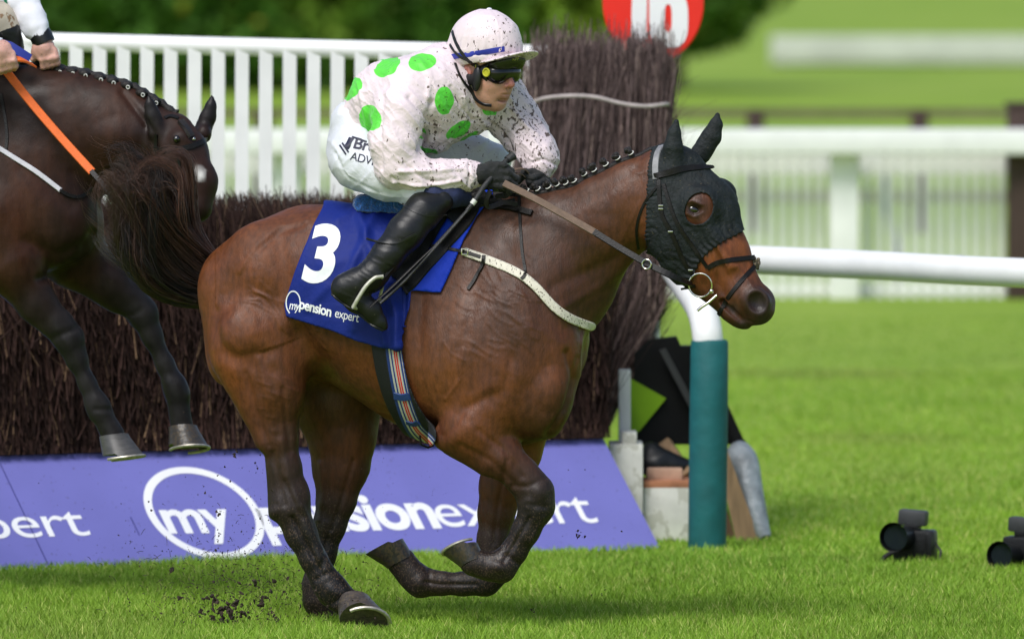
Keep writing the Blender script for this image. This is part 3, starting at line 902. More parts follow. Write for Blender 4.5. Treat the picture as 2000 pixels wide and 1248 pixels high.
# hood (ears included)
Fh2 = Field((P(1250, 0, 0).x, -.70, P(0, 600, 0).z), (P(1470, 0, 0).x, .02, P(0, 215, 0).z), .0036, H1 + [p for p in hp if p.op == 'u'])
X, Y, Z = Fh2.grid()
f0 = Fh2.f
gx = np.broadcast_to(X, (X.shape[0], 1, Z.shape[2]))[:, 0, :]; gz = np.broadcast_to(Z, (X.shape[0], 1, Z.shape[2]))[:, 0, :]
pl = np.stack([gx.ravel(), np.full(gx.size, yh(1340.)), gz.ravel()], 1)
gpx, gpy = pxof(pl); gpx = gpx.reshape(gx.shape); gpy = gpy.reshape(gx.shape)
hoodpoly = [(1285, 262), (1268, 300), (1262, 380), (1260, 460), (1264, 512), (1290, 533), (1320, 556), (1345, 556), (1356, 532), (1366, 508), (1384, 490), (1412, 470), (1450, 452), (1470, 440), (1470, 262)]
pd = poly2d(gpx, gpy, hoodpoly) / S
ruff = 2.5 * np.sin(gpy * .9)[:, None, :] * (gpx < 1275)[:, None, :] / S * .6
wr = np.zeros_like(f0)
fh_ = np.maximum(f0 - .0085, pd[:, None, :] + ruff)
hole = (np.hypot((gpx - 1364 + .15 * (gpy - 406)) / 27, (gpy - 406) / 31) - 1) * 28 / S
ymid = yh(1340.)
fh_ = np.where(Y < ymid - .02, np.maximum(fh_, -hole[:, None, :]), fh_)
hole2 = (np.hypot((gpx - 1412) / 20, (gpy - 384) / 30) - 1) * 24 / S
fh_ = np.where(Y > ymid + .03, np.maximum(fh_, -hole2[:, None, :]), fh_)
Fh2.f = fh_.astype(np.float32)
for p in ears:
    Fh2.add(p)
Vd, Qd = Fh2.mesh()
n_ = vnormals(Vd, Qd); px, py = pxof(Vd)
dd, pr = seg2d(px, py, [(1345, 556), (1366, 508), (1412, 470), (1452, 452)])
d = .0028 * np.exp(-dd / 30) * np.sin(pr * .55 + 2 * np.sin(dd * .1))
d += .003 * (vnoise(Vd * [1, 1, 1], 26, 11) - .5) - .005 * np.clip(.12 - np.abs(vnoise(Vd, 17, 12) - .5), 0, 1) / .12 * vnoise(Vd, 9, 13)
de, _ = seg2d(px, py, [(1263, 300), (1262, 400), (1262, 510), (1345, 556)])
d += .002 * np.exp(-de / 5) * np.sin(py * .7)
Vd = Vd + n_ * d[:, None]
# ear pockets face forward
hood = mesh_np("ear_hood", Vd, Qd, M['hood'], horse, True)
BVH_hood = bvh_of((V1, Q1), (Vh, Qh), (Vd, Qd))

# bridle
br = MB()
for pts, w, t in (([(1278, 345), (1305, 338), (1340, 329), (1394, 327)], 13, .004), ([(1286, 352), (1292, 416), (1312, 456), (1336, 512), (1354, 535)], 9, .004),
                  ([(1296, 360), (1320, 432), (1352, 480), (1382, 523)], 8, .004), ([(1382, 524), (1400, 514), (1428, 508), (1474, 503)], 10, .004),
                  ([(1474, 520), (1444, 553), (1420, 585), (1404, 615)], 9, .004), ([(1284, 364), (1262, 392), (1249, 420), (1243, 452), (1247, 486)], 5.5, .004),
                  ([(1330, 564), (1345, 561), (1358, 558)], 7, .003)):
    drape(br, BVH_hood, pts, w, t)
bridle_parts = MB(); bridle = br.build_each("bridle_strap", M['leather'], horse)[0]
hb = MB(); drape(hb, BVH_hood, [(1292, 286), (1284, 300), (1280, 325), (1281, 350)], 13, .004); hb.build("headpiece", M['grey_leather'], bridle)
bk = MB()
for x, y in ((1291, 402), (1291, 408), (1310, 452), (1350, 528)):
    c, q = cast(BVH_hood, x, y); bk.box(c + q * .005, (.018, .006, .006), bev=.002)
bk.build_each("buckle", M['metal'], bridle)
ring = MB(); rc = P(1368, 557, cast(BVH_hood, 1376, 545)[0].y - .02)
ring.torus(rc, 23 / S, .0035, (0.25, 1, 0.1))
ring.ball(rc + Vector((.040, -.004, -.022)), .010)
ring.tube([P(1400, 577, rc.y - .005), P(1385, 590, rc.y - .01), P(1370, 600, rc.y - .012), P(1362, 607, rc.y - .01)], .0055)
ring.build("bit", M['metal'], bridle)
fz = MB(); kc = cast(BVH_hood, 1470, 515)[0]
r_ = random.Random(3)
for i in range(70):
    q = Vector((r_.gauss(0, 1), r_.gauss(0, 1), r_.gauss(0, 1))).normalized(); q = Vector((q.x * .019, q.y * .022, q.z * .028)) * r_.uniform(.6, 1)
    fz.ball(kc + Vector((.008, .02, .0)) + q, r_.uniform(.003, .008), n=6, m=4)
fz.build("sheepskin_pad", mat("muddy_sheepskin", (.14, .11, .075), .95, .6, 90), bridle)

# mane: plaits along the crest
ym = lambda x: yn(x)
mn = MB()
crest = [(962, 398), (1000, 402), (1050, 396), (1100, 384), (1145, 360), (1190, 333), (1240, 306), (1275, 290)]
C = catmull(crest, 10)
def crest_z(px, py):
    for q in range(-60, 260, 1):
        h = cast(BV1, px, py + q)
        if h: return h[0]
    return P(px, py, ym(px))
tops = [crest_z(c[0], c[1] - 12) for c in C]
mn.tube([Vector((t.x, ym(c[0]) - .008, t.z + .002)) for t, c in zip(tops, C)], [.012 if i < 60 else .010 for i in range(len(C))], 10)
r_ = random.Random(5)
bands = MB(); knob = MB()
for kx in (1008, 1030, 1052, 1073, 1090, 1107, 1123, 1143, 1162, 1185, 1208, 1234):
    t = crest_z(kx, 250 if kx > 1200 else 320); c = Vector((t.x, ym(kx) - .012, t.z + .012)); up = Vector((-.55, -.35, .75)).normalized()
    mn.tube([c - up * .012, c + up * .006, c + up * .016], [.013, .010, .008], 8)
    kc = c + up * .024
    for j in range(8):
        mn.ball(kc + Vector((r_.uniform(-1, 1), r_.uniform(-1, 1), r_.uniform(-1, 1))) * .007, r_.uniform(.006, .011), n=8, m=6)
    bands.torus(c + up * .013 + Vector((.004, -.003, -.002)), .0105, .0022, up, n=14, m=5)
mane = mn.build("mane", M['black_hair'], horse)
bands.build_each("plait_band", M['white_band'], mane)

# tail
def strands(name, guides, n, npts, r0, cols, seed, parent, jitter=.03, curl=.012, flat_y=.06):
    """guides: list of lists of world control points with equal count; strands blend two neighbouring guides"""
    g = np.random.default_rng(seed)
    G_ = np.array([[np.array(c) for c in catmull(gd, 6)] for gd in guides])   # guides x K x 3
    K = G_.shape[1]; Gn = len(guides)
    u = g.random(n) * (Gn - 1); i = np.clip(u.astype(int), 0, Gn - 2); f = (u - i)[:, None, None]
    base = G_[i] * (1 - f) + G_[i + 1] * f                      # n x K x 3
    tt = np.linspace(0, 1, K)
    clump = g.integers(0, 46, n); uc = (np.arange(46) + .5) / 46 * (Gn - 1); u = np.clip(uc[clump] + g.normal(0, .22, n), 0, Gn - 1.001); i = np.clip(u.astype(int), 0, Gn - 2); f = (u - i)[:, None, None]; base = G_[i] * (1 - f) + G_[i + 1] * f
    co = g.normal(0, 1, (46, 3)) * jitter * .9; cph = g.random((46, 3)) * 6.28
    off = (co[clump][:, None, :] + g.normal(0, jitter * .26, (n, 1, 3))) * (tt ** .8)[None, :, None]
    off[:, :, 1] += (g.normal(0, flat_y, n)[:, None]) * np.minimum(tt * 2.2, 1)[None] * .6 + g.normal(0, .018, n)[:, None]
    ph = cph[clump][:, None, :] + g.normal(0, .35, (n, 1, 3)); fr = 5 + 4 * g.random((46, 1, 3))[clump]
    off += curl * np.sin(ph + fr * tt[None, :, None]) * tt[None, :, None]
    pts = base + off
    end = g.uniform(.72, 1.0, n)
    # resample to npts up to 'end'
    s_ = np.linspace(0, 1, npts)[None, :] * end[:, None] * (K - 1)
    a = np.clip(s_.astype(int), 0, K - 2); fr_ = (s_ - a)[:, :, None]
    rows = np.arange(n)[:, None]
    Q = pts[rows, a] * (1 - fr_) + pts[rows, a + 1] * fr_
    tg = np.gradient(Q, axis=1); tg /= np.linalg.norm(tg, axis=2, keepdims=True) + 1e-9
    ref = np.array([.15, 1, .1]); A = np.cross(tg, ref); A /= np.linalg.norm(A, axis=2, keepdims=True) + 1e-9; B = np.cross(tg, A)
    R = r0 * g.uniform(.6, 1.3, n)[:, None] * (1 - .8 * np.linspace(0, 1, npts)[None] ** 2)
    V = []
    for k in range(3):
        th = 2 * math.pi * k / 3
        V.append(Q + (A * math.cos(th) + B * math.sin(th)) * R[:, :, None])
    V = np.stack(V, 2)                                          # n x npts x 3 x 3
    idx = np.arange(n * npts * 3).reshape(n, npts, 3)
    Fq = []
    for k in range(3):
        k2 = (k + 1) % 3
        Fq.append(np.stack([idx[:, :-1, k], idx[:, :-1, k2], idx[:, 1:, k2], idx[:, 1:, k]], -1).reshape(-1, 4))
    Fq = np.concatenate(Fq)
    cc = np.array(cols); w = g.random(46) ** 1.8; w = np.clip(w[clump] + g.normal(0, .12, n), 0, 1)[:, None]
    tipw = np.linspace(0, 1, npts)[None, :, None] ** 1.5 * .5
    w = np.clip(w * (1.25 - .9 * u[:, None] / max(Gn - 1, 1)), 0, 1)
    c = cc[0] * (1 - w) + cc[1] * w
    c = c[:, None, :] * (1 - tipw * w[:, None]) + cc[2] * tipw * w[:, None]
    c = np.repeat(c[:, :, None, :], 3, 2).reshape(-1, 3)
    return mesh_np(name, V.reshape(-1, 3), Fq, M['hair'], parent, True, cols=c)

ty = yc(430) + .02
def gl(*pts): return [P(x, y, ty + dy) for x, y, dy in pts]
tg = [gl((440, 520, 0), (400, 480, 0), (364, 432, 0), (345, 378, 0), (330, 338, 0), (300, 325, 0), (268, 350, -.02)),
      gl((436, 530, 0), (388, 492, 0), (348, 445, 0), (328, 388, 0), (312, 348, 0), (285, 338, 0), (258, 362, -.02)),
      gl((430, 550, 0), (375, 520, 0), (325, 460, 0), (300, 390, 0), (285, 345, 0), (262, 338, 0), (238, 375, 0)),
      gl((424, 570, 0), (360, 555, 0), (305, 505, 0), (278, 430, 0), (265, 380, 0), (250, 360, 0), (228, 400, 0)),
      gl((418, 590, 0), (355, 578, 0), (300, 545, 0), (270, 495, 0), (258, 440, 0), (250, 405, 0), (238, 440, 0)),
      gl((408, 604, 0), (362, 592, 0), (318, 570, 0), (285, 540, 0), (262, 505, 0), (245, 478, 0), (232, 455, 0))]
tail = strands("tail", tg, 6500, 16, .0015, [(.004, .0034, .003), (.060, .025, .016), (.19, .08, .045)], 4, horse, .046, .040)
tw = [gl((430, 540, 0), (380, 500, 0), (330, 430, 0), (300, 360, 0), (280, 320, 0), (255, 305, 0), (225, 300, 0)),
      gl((425, 560, 0), (360, 530, 0), (300, 450, 0), (262, 380, 0), (240, 340, 0), (222, 330, 0), (200, 340, 0)),
      gl((415, 590, 0), (350, 580, 0), (290, 540, 0), (250, 480, 0), (230, 440, 0), (215, 420, 0), (205, 400, 0))]
strands("loose_tail_hair", tw, 330, 16, .0009, [(.03, .016, .011), (.12, .05, .03), (.2, .08, .045)], 9, tail, .06, .03)

# ------------------------------------------------------------------ saddle cloth, girth, breastplate
def shell(h, box, offs, poly=None, strip=None, prims=None, yref=0.0, thick=None, ymax=None):
    """cloth-like solid: the body surface moved out by offs inside a px outline"""
    (x0, y0, x1, y1), (ya, yb) = box
    F = Field((P(x0, 0, yref).x, ya, P(0, y1, yref).z), (P(x1, 0, yref).x, yb, P(0, y0, yref).z), h, prims)
    X, Y, Z = F.grid(); gx = np.broadcast_to(X, (X.shape[0], 1, Z.shape[2]))[:, 0, :]; gz = np.broadcast_to(Z, (X.shape[0], 1, Z.shape[2]))[:, 0, :]
    a, b = pxof(np.stack([gx.ravel(), np.full(gx.size, yref), gz.ravel()], 1)); a = a.reshape(gx.shape); b = b.reshape(gx.shape)
    if poly is not None: d = poly2d(a, b, poly) / S
    else:
        dd, _ = seg2d(a, b, catmull(strip[0], 6)); d = (dd - strip[1]) / S
    f = np.maximum(F.f - offs, d[:, None, :])
    f = np.maximum(f, -(F.f + .006))
    if ymax is not None: f = np.maximum(f, Y - ymax)
    return F.mesh(f.astype(np.float32))

Hu = [p for p in H1 if p.op == 'u']
clothpoly = [(629, 405), (612, 440), (596, 478), (574, 535), (553, 598), (557, 621), (600, 634), (645, 647), (700, 668), (745, 679), (784, 682), (792, 640), (800, 600), (803, 568), (860, 571), (880, 530), (906, 468), (930, 425), (962, 385), (962, 360), (629, 360)]
Vc, Qc = shell(.0055, ((540, 370, 975, 700), (-.52, .50)), .014, clothpoly, prims=Hu, yref=-.28)
n_ = vnormals(Vc, Qc); px, py = pxof(Vc)
fr = np.clip((px - 800) / 10, 0, 1) * 0 + ((px > 800) & (py > 440))
wv = np.zeros(len(Vc))
rf = random.Random(11)
for (p0, p1, w, a) in [((700, 415), (735, 520), 10, .012), ((735, 410), (680, 540), 9, .008), ((760, 560), (775, 675), 8, .014), ((790, 540), (790, 660), 7, -.010), ((740, 590), (752, 670), 7, .010),
                       ((815, 480), (830, 420), 8, .010), ((845, 500), (900, 400), 7, .008), ((630, 520), (700, 500), 12, .004), ((600, 600), (640, 560), 10, .005), ((660, 430), (690, 410), 8, .006), ((860, 470), (930, 395), 6, -.006), ((700, 560), (690, 640), 9, .006)]:
    dd, _ = seg2d(px, py, [p0, ((p0[0] + p1[0]) / 2 + rf.uniform(-9, 9), (p0[1] + p1[1]) / 2), p1]); wv += 1.25 * a * np.exp(-(dd / w) ** 2)
flare = .028 * np.clip((py - 590) / 90, 0, 1) * (px < 800)
nearside = (Vc[:, 1] < yc(px))
Vc = Vc + n_ * ((wv + .003 * (vnoise(Vc, 18, 3) - .5))[:, None]) * nearside[:, None]
Vc[:, 1] -= (flare * nearside).astype(np.float32)
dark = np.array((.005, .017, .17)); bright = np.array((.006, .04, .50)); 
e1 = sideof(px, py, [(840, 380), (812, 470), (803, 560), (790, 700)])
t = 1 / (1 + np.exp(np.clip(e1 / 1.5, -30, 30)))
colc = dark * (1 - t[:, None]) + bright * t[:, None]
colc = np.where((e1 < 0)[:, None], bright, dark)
tp = np.clip((455 - py) / 60, 0, 1)[:, None] * .0
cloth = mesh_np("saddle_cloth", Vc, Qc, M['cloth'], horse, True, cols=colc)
BVC = bvh_of((V1, Q1), (Vc, Qc))

# lettering draped on a surface
def text_polys(body, size=1.0, bold=0.0, spacing=1.0):
    cu = bpy.data.curves.new("tmp_text", 'FONT'); cu.body = body; cu.size = size; cu.offset = bold; cu.resolution_u = 6; cu.space_character = spacing
    cu.align_x = 'LEFT'
    o = bpy.data.objects.new("tmp_text", cu); COL.objects.link(o)
    dg = bpy.context.evaluated_depsgraph_get(); me = bpy.data.meshes.new_from_object(o.evaluated_get(dg))
    bm = bmesh.new(); bm.from_mesh(me); bpy.data.objects.remove(o); bpy.data.curves.remove(cu); bpy.data.meshes.remove(me)
    bmesh.ops.remove_doubles(bm, verts=bm.verts, dist=1e-4)
    return bm

def slice_bm(bm, step):
    xs = [v.co.x for v in bm.verts]; ys = [v.co.y for v in bm.verts]
    if not xs: return bm
    for ax, (a, b) in ((0, (min(xs), max(xs))), (1, (min(ys), max(ys)))):
        q = a + step
        while q < b:
            co = Vector((q, 0, 0)) if ax == 0 else Vector((0, q, 0)); no = Vector((1, 0, 0)) if ax == 0 else Vector((0, 1, 0))
            bmesh.ops.bisect_plane(bm, geom=list(bm.verts) + list(bm.edges) + list(bm.faces), plane_co=co, plane_no=no, dist=1e-6)
            q += step
    return bm

def print_on(name, bm, fmap, bvh, parent, m, off=.0018, step=None):
    """fmap: local (u,v) -> photo px; laid on bvh surface"""
    if step: slice_bm(bm, step)
    bm.verts.ensure_lookup_table(); V = []; keep = []
    for v in bm.verts:
        x, y = fmap(v.co.x, v.co.y); h = cast(bvh, x, y)
        if h is None: V.append(None)
        else: V.append(h[0] + h[1] * off)
    idx = {}; vs = []; fs = []
    for f in bm.faces:
        if any(V[v.index] is None for v in f.verts): continue
        ids = []
        for v in f.verts:
            if v.index not in idx: idx[v.index] = len(vs); vs.append(V[v.index])
            ids.append(idx[v.index])
        fs.append(tuple(ids))
    bm.free()
    o = mesh_np(name, np.array([tuple(v) for v in vs]), fs, m, parent, False)
    return o
def disp(bm): 
    bm.verts.index_update(); return bm
def affine(o, ux, uy):
    return lambda u, v: (o[0] + u * ux[0] + v * uy[0], o[1] + u * ux[1] + v * uy[1])
# number 3: text local height of digit about .73
bm = text_polys("3", 1.0, .032)
xs = [v.co.x for v in bm.verts]; ys = [v.co.y for v in bm.verts]; w_, h_ = max(xs) - min(xs), max(ys) - min(ys); x0_, y0_ = min(xs), min(ys)
slice_bm(bm, .06); bm.verts.index_update()
print_on("number", bm, lambda u, v: (587 + 58 * (u - x0_) / w_ + 28 * (v - y0_) / h_ , 552 + 4 * (u - x0_) / w_ - 116 * (v - y0_) / h_), BVC, cloth, M['print_white'])
for s_, bo, ox, oy, k, up_ in (("my", .01, 564, 604, 17.5, (5, -24)), ("pension", .025, 584, 602, 22.6, (4, -27)), ("expert", .0, 653, 619, 19.5, (4, -25))):
    bm = text_polys(s_, 1.0, bo, .92); slice_bm(bm, .15); bm.verts.index_update()
    ang = {"my": .10, "pension": .26, "expert": .22}[s_]
    print_on("lettering", bm, affine((ox, oy), (k * math.cos(ang), k * math.sin(ang)), up_), BVC, cloth, M['print_white'])
rg = MB()
drape(rg, BVC, [(566, 612), (560, 600), (560, 584), (567, 571), (577, 570), (585, 580), (587, 596)], 2.6, .001, .001)
rg.build("ring_print", M['print_white'], cloth)

# girth
Vg, Qg = shell(.005, ((700, 640, 880, 940), (-.50, .45)), .017, None, ([(752, 655), (762, 720), (780, 780), (806, 828), (824, 848)], 29), prims=Hu, yref=-.25)
px, py = pxof(Vg); across = -sideof(px, py, catmull([(763, 640), (772, 713), (787, 786), (808, 838), (838, 870), (880, 930)], 6))
girth = mesh_np("girth", Vg, Qg, M['girth'], horse, True, attrs={"across": across})
BVG = bvh_of((V1, Q1), (Vg, Qg))
gb = MB()
drape(gb, BVG, [(770, 772), (785, 776), (800, 774)], 16, .004); drape(gb, BVG, [(794, 824), (808, 828), (818, 824)], 12, .004)
gb.build_each("girth_loop", mat("navy_loop", (.012, .04, .16), .6), girth)
gr = MB(); gy = cast(BVG, 830, 850)[0].y
gr.tube([P(820, 850, gy - .02), P(822, 868, gy - .02), P(836, 874, gy), P(846, 870, gy + .02)], .004)
gr.build("girth_ring", M['leather'], girth)

# breastplate
Vb, Qb = shell(.0042, ((840, 470, 1170, 660), (-.75, .5)), .009, None, ([(910, 494), (960, 511), (1010, 532), (1045, 558), (1082, 598), (1115, 622), (1156, 640)], 8.5), prims=Hu, yref=-.33)
bp_ = mesh_np("breast_girth", Vb, Qb, M['white_strap'], horse, True)
BVB = bvh_of((V1, Q1), (Vc, Qc), (Vb, Qb))
bs = MB()
drape(bs, BVB, [(836, 479), (870, 485), (905, 492), (938, 502)], 7, .004)
drape(bs, BVB, [(1014, 385), (1016, 430), (1020, 490), (1026, 532), (1018, 545)], 6.5, .004)
drape(bs, BVB, [(945, 500), (942, 520), (928, 545), (914, 566)], 7, .003, .006)
bs.build_each("martingale_strap", M['leather'], bp_)
bk = MB(); c, q = cast(BVB, 908, 493); 
for dx in (-.010, .012): bk.box(c + q * .007 + Vector((dx, 0, 0)), (.004, .006, .022), bev=.001)
bk.box(c + q * .007 + Vector((0, 0, .010)), (.024, .005, .004), bev=.001); bk.box(c + q * .007 + Vector((0, 0, -.010)), (.024, .005, .004), bev=.001)
bk.build("buckle", M['metal'], bp_)

# saddle, fleece pad, stirrup
sm = MB()
ys_ = -.33
sd = MB()
drape(sd, BVC, [(930, 402), (905, 440), (870, 478), (835, 515), (800, 556), (788, 566)], 26, .006, .002)
drape(sd, BVC, [(955, 392), (930, 398), (900, 412), (880, 432)], 30, .008, .003)
drape(sd, BVC, [(880, 395), (850, 440), (815, 495), (775, 548)], 34, .012, .004)
sdl = sd.build("saddle_flap", M['leather'], horse)
Fs = Field(tuple(P(800, 420, -.25)), tuple(P(985, 340, .25)), .006, [])
Fs = Field((P(800, 0, 0).x, -.30, P(0, 440, 0).z), (P(990, 0, 0).x, .25, P(0, 345, 0).z), .006,
           [cone(P(850, 398, -.02), P(925, 385, -.04), 22 / S, 24 / S, 4.0, .03), cone(P(925, 385, -.1), P(970, 400, -.14), 14 / S, 16 / S, 2.0, .03)])
Vs, Qs = Fs.mesh(); mesh_np("saddle", Vs, Qs, M['leather'], horse)
Ff = Field((P(670, 0, 0).x, -.36, P(0, 425, 0).z), (P(940, 0, 0).x, .30, P(0, 350, 0).z), .005,
           [cone(P(708, 397, 0), P(785, 398, -.02), 17 / S, 17 / S, 7.5, .03), cone(P(785, 396, -.02), P(905, 384, -.04), 17 / S, 15 / S, 7.0, .03)])
Vf, Qf = Ff.mesh(); n_ = vnormals(Vf, Qf); Vf = Vf + n_ * (.009 * (vnoise(Vf, 70, 4) - .5) + .006 * (vnoise(Vf, 140, 5) - .5))[:, None]
mesh_np("fleece_pad", Vf, Qf, M['blue_fleece'], horse)

# ------------------------------------------------------------------ jockey
YJ = 0.0
J_arm_n = chain([(800, 172, -.17, 50), (785, 225, -.235, 53), (772, 285, -.275, 48), (775, 325, -.285, 40), (815, 343, -.285, 36), (860, 347, -.28, 31), (905, 343, -.265, 27), (924, 342, -.255, 25)], 1, .05, ki=.03)
J_arm_f = chain([(975, 195, .08, 50), (1002, 232, .06, 48), (1026, 264, .02, 42), (1046, 294, -.03, 37), (1056, 314, -.06, 31), (1054, 328, -.075, 25)], 1, .05, ki=.03)
J_torso = [cone(P(712, 232, .0), P(768, 200, -.03), 48 / S, 74 / S, 1.2, .05), cone(P(760, 200, -.03), P(850, 180, -.06), 78 / S, 78 / S, 1.25, .05),
           cone(P(850, 185, -.05), P(925, 190, -.02), 76 / S, 52 / S, 1.3, .06), cone(P(800, 168, -.15), P(970, 180, .08), 40 / S, 42 / S, 1, .06),
           cone(P(860, 235, -.06), P(925, 235, -.04), 50 / S, 30 / S, 1.2, .06), cone(P(730, 262, .0), P(835, 262, -.05), 48 / S, 42 / S, 1.2, .05),
           cone(P(868, 130, -.07), P(895, 150, -.07), 42 / S, 40 / S, 1, .05)]
collar = cone(P(893, 150, -.07), P(925, 180, -.09), 38 / S, 31 / S, 1, .02)
silks_pr = J_torso + J_arm_n + J_arm_f + [collar]
Fj = Field((P(630, 0, 0).x, -.46, P(0, 400, 0).z), (P(1100, 0, 0).x, .36, P(0, 80, 0).z), .0038, silks_pr)
X, Y, Z = Fj.grid()
# open cuffs and neckline: trim with planes through the wrist
Vj, Qj = Fj.mesh(); Vj = relax(Vj, Qj, 2, .4)
n_ = vnormals(Vj, Qj); px, py = pxof(Vj)
def ridged(V, sc_, seed, st=(1, 1, 1), rot=0.0):
    c, s_ = math.cos(rot), math.sin(rot)
    W = np.stack([V[:, 0] * c + V[:, 2] * s_, V[:, 1], -V[:, 0] * s_ + V[:, 2] * c], 1) * np.array(st)
    return 1 - np.abs(vnoise(W, sc_, seed) - .5) * 2
d = .0075 * (ridged(Vj, 10, 21, (2.4, 1.4, .55), .55) ** 3 - .35) + .0035 * (ridged(Vj, 22, 22, (2.2, 1.3, .6), .8) ** 3 - .35)
d += .0016 * (ridged(Vj, 34, 23, (2.6, 1.2, .5), .9) ** 5 - .2) + .0008 * (ridged(Vj, 48, 24, (.6, 1.2, 2.4), .25) ** 5 - .2)
# hand-placed folds
for p_, w, a in (([(800, 190), (842, 235), (850, 262)], 6, -.014), ([(748, 190), (742, 250), (745, 330)], 5, -.008), ([(842, 200), (836, 250), (818, 292)], 5, -.022), ([(880, 170), (905, 215), (925, 235)], 3, -.007), ([(925, 232), (890, 265), (845, 295)], 3, -.006),
                 ([(700, 165), (715, 230), (728, 290)], 4, .007), ([(770, 355), (830, 362), (900, 352)], 3.5, .008), ([(780, 335), (840, 335), (900, 330)], 4, .008), ([(765, 345), (795, 368), (840, 372)], 3, -.006), ([(790, 320), (830, 350), (870, 355)], 4, -.007),
                 ([(960, 240), (985, 265), (1005, 300)], 4, -.008), ([(1000, 215), (1020, 240), (1050, 262)], 4, .007), ([(740, 140), (790, 130), (850, 118)], 5, .005), ([(820, 120), (838, 150), (835, 190)], 5, .006), ([(905, 190), (912, 215), (905, 240)], 3, .006), ([(1040, 318), (1062, 312), (1084, 322)], 3, -.007), ([(915, 320), (918, 342), (914, 362)], 3, -.006)):
    dd, _ = seg2d(px, py, catmull(p_, 4)); d += a * np.exp(-(dd / w) ** 2) * (n_[:, 1] < .2)
calm = 1 - .5 * np.exp(-((px - 800) ** 2 + (py - 130) ** 2) / 60 ** 2)
Vj = (Vj + n_ * (d * calm)[:, None]).astype(np.float32)
dots = [(686, 174, 24, 19, -40), (757, 131, 26, 17, -35), (826, 123, 27, 17, -8), (722, 231, 20, 26, -10), (868, 196, 18, 27, 3), (897, 254, 26, 16, -32), (957, 214, 14, 11, 0), (917, 268, 22, 6, -32), (829, 264, 4, 7, 0), (835, 293, 16, 4, 10), (985, 245, 6, 8, 0)]
dv = np.full(len(Vj), 30.0)
for x, y, a, b, an in dots[:10]:
    t = math.radians(an); dx, dy = px - x, py - y
    u = (dx * math.cos(t) + dy * math.sin(t)) / a; v = (-dx * math.sin(t) + dy * math.cos(t)) / b
    dv = np.minimum(dv, (np.hypot(u, v) - 1) * min(a, b))
dv = dv + 5 * (vnoise(Vj, 22, 77) - .5)
dv = np.where(n_[:, 1] < .35, dv, 30)
# round spots on the far side of the jacket as well
for x, y, z in ((-.45, .16, 1.98), (-.30, .14, 2.06), (-.52, .12, 1.85), (.02, .14, 1.95)):
    dv = np.minimum(dv, (np.linalg.norm(Vj - np.array((x, y, z)), axis=1) - .055) * S)
mud = -.12 + .115 * np.clip((px - 800) / 130, 0, 1) + .022 * np.exp(-((px - 1010) ** 2 + (py - 240) ** 2) / 50 ** 2) + .035 * np.exp(-((px - 860) ** 2 + (py - 240) ** 2) / 60 ** 2) + .02 * np.exp(-((px - 1060) ** 2 + (py - 330) ** 2) / 30 ** 2)
mud += .05 * np.clip((py - 180) / 100, 0, 1) * (px < 860) * (px > 740) - .05 * (px < 735)
jockey = empty("person", tuple(P(760, 400, -.05)), "jockey in pale pink silks with bright green spots and a pale pink cap", "person")
silks = mesh_np("silk_jacket", Vj, Qj, M['silk'], jockey, True, attrs={"dot": dv, "mud": mud})

# breeches
br_pr = [ell(P(706, 296, .0), (.118, .17, .125), rot2(10), .04), cone(P(690, 240, 0), P(700, 290, 0), 44 / S, 58 / S, 1.3, .04)]
br_pr += chain([(705, 315, -.10, 58), (760, 340, -.19, 50), (815, 362, -.25, 40), (846, 378, -.28, 33)], 1, .05, ki=.03)
br_pr += chain([(735, 320, .10, 58), (840, 305, .18, 52), (920, 308, .22, 44), (958, 318, .24, 37), (950, 350, .25, 33)], 1, .05, ki=.03)
Fb = Field((P(635, 0, 0).x, -.42, P(0, 420, 0).z), (P(1010, 0, 0).x, .36, P(0, 200, 0).z), .0055, br_pr)
Vb_, Qb_ = Fb.mesh(); Vb_ = relax(Vb_, Qb_, 2, .4)
n_ = vnormals(Vb_, Qb_); px, py = pxof(Vb_)
d = .004 * (ridged(Vb_, 16, 31, (2, 1, .6), -.8) ** 3 - .3)
for p_, w, a in (([(655, 300), (680, 345), (740, 378)], 3, -.006), ([(668, 330), (720, 372), (780, 385)], 2.5, .004), ([(650, 280), (668, 310)], 4, .004)):
    dd, _ = seg2d(px, py, catmull(p_, 4)); d += a * np.exp(-(dd / w) ** 2)
Vb_ = (Vb_ + n_ * d[:, None]).astype(np.float32)
breeches = mesh_np("breeches", Vb_, Qb_, M['breech'], jockey, True, attrs={"dot": np.full(len(Vb_), 9.), "mud": -.2 + .20 * np.clip((px - 820) / 60, 0, 1)})
BVbr = bvh_of((Vb_, Qb_))
navy = mat("navy_print", (.012, .012, .04), .55, .05)
for s_, bo, ox, oy, k, an, up_ in (("Bre", .02, 688, 289, 33, .22, (9, -29)), ("ADVI", .0, 683, 312, 22, .25, (6, -22))):
    bm = text_polys(s_, 1.0, bo, .95); slice_bm(bm, .15); bm.verts.index_update()
    print_on("lettering", bm, affine((ox, oy), (k * math.cos(an), k * math.sin(an)), up_), BVbr, breeches, navy, .002)
pm = MB(); drape(pm, BVbr, [(676, 290), (687, 270)], 12, .001, .002); drape(pm, BVbr, [(664, 284), (676, 302)], 3.5, .001, .002); drape(pm, BVbr, [(669, 280), (681, 298)], 3.5, .001, .002)
drape(pm, BVbr, [(688, 268), (700, 272), (716, 278)], 4, .001, .002)
pm.build("printed_bars", navy, breeches)

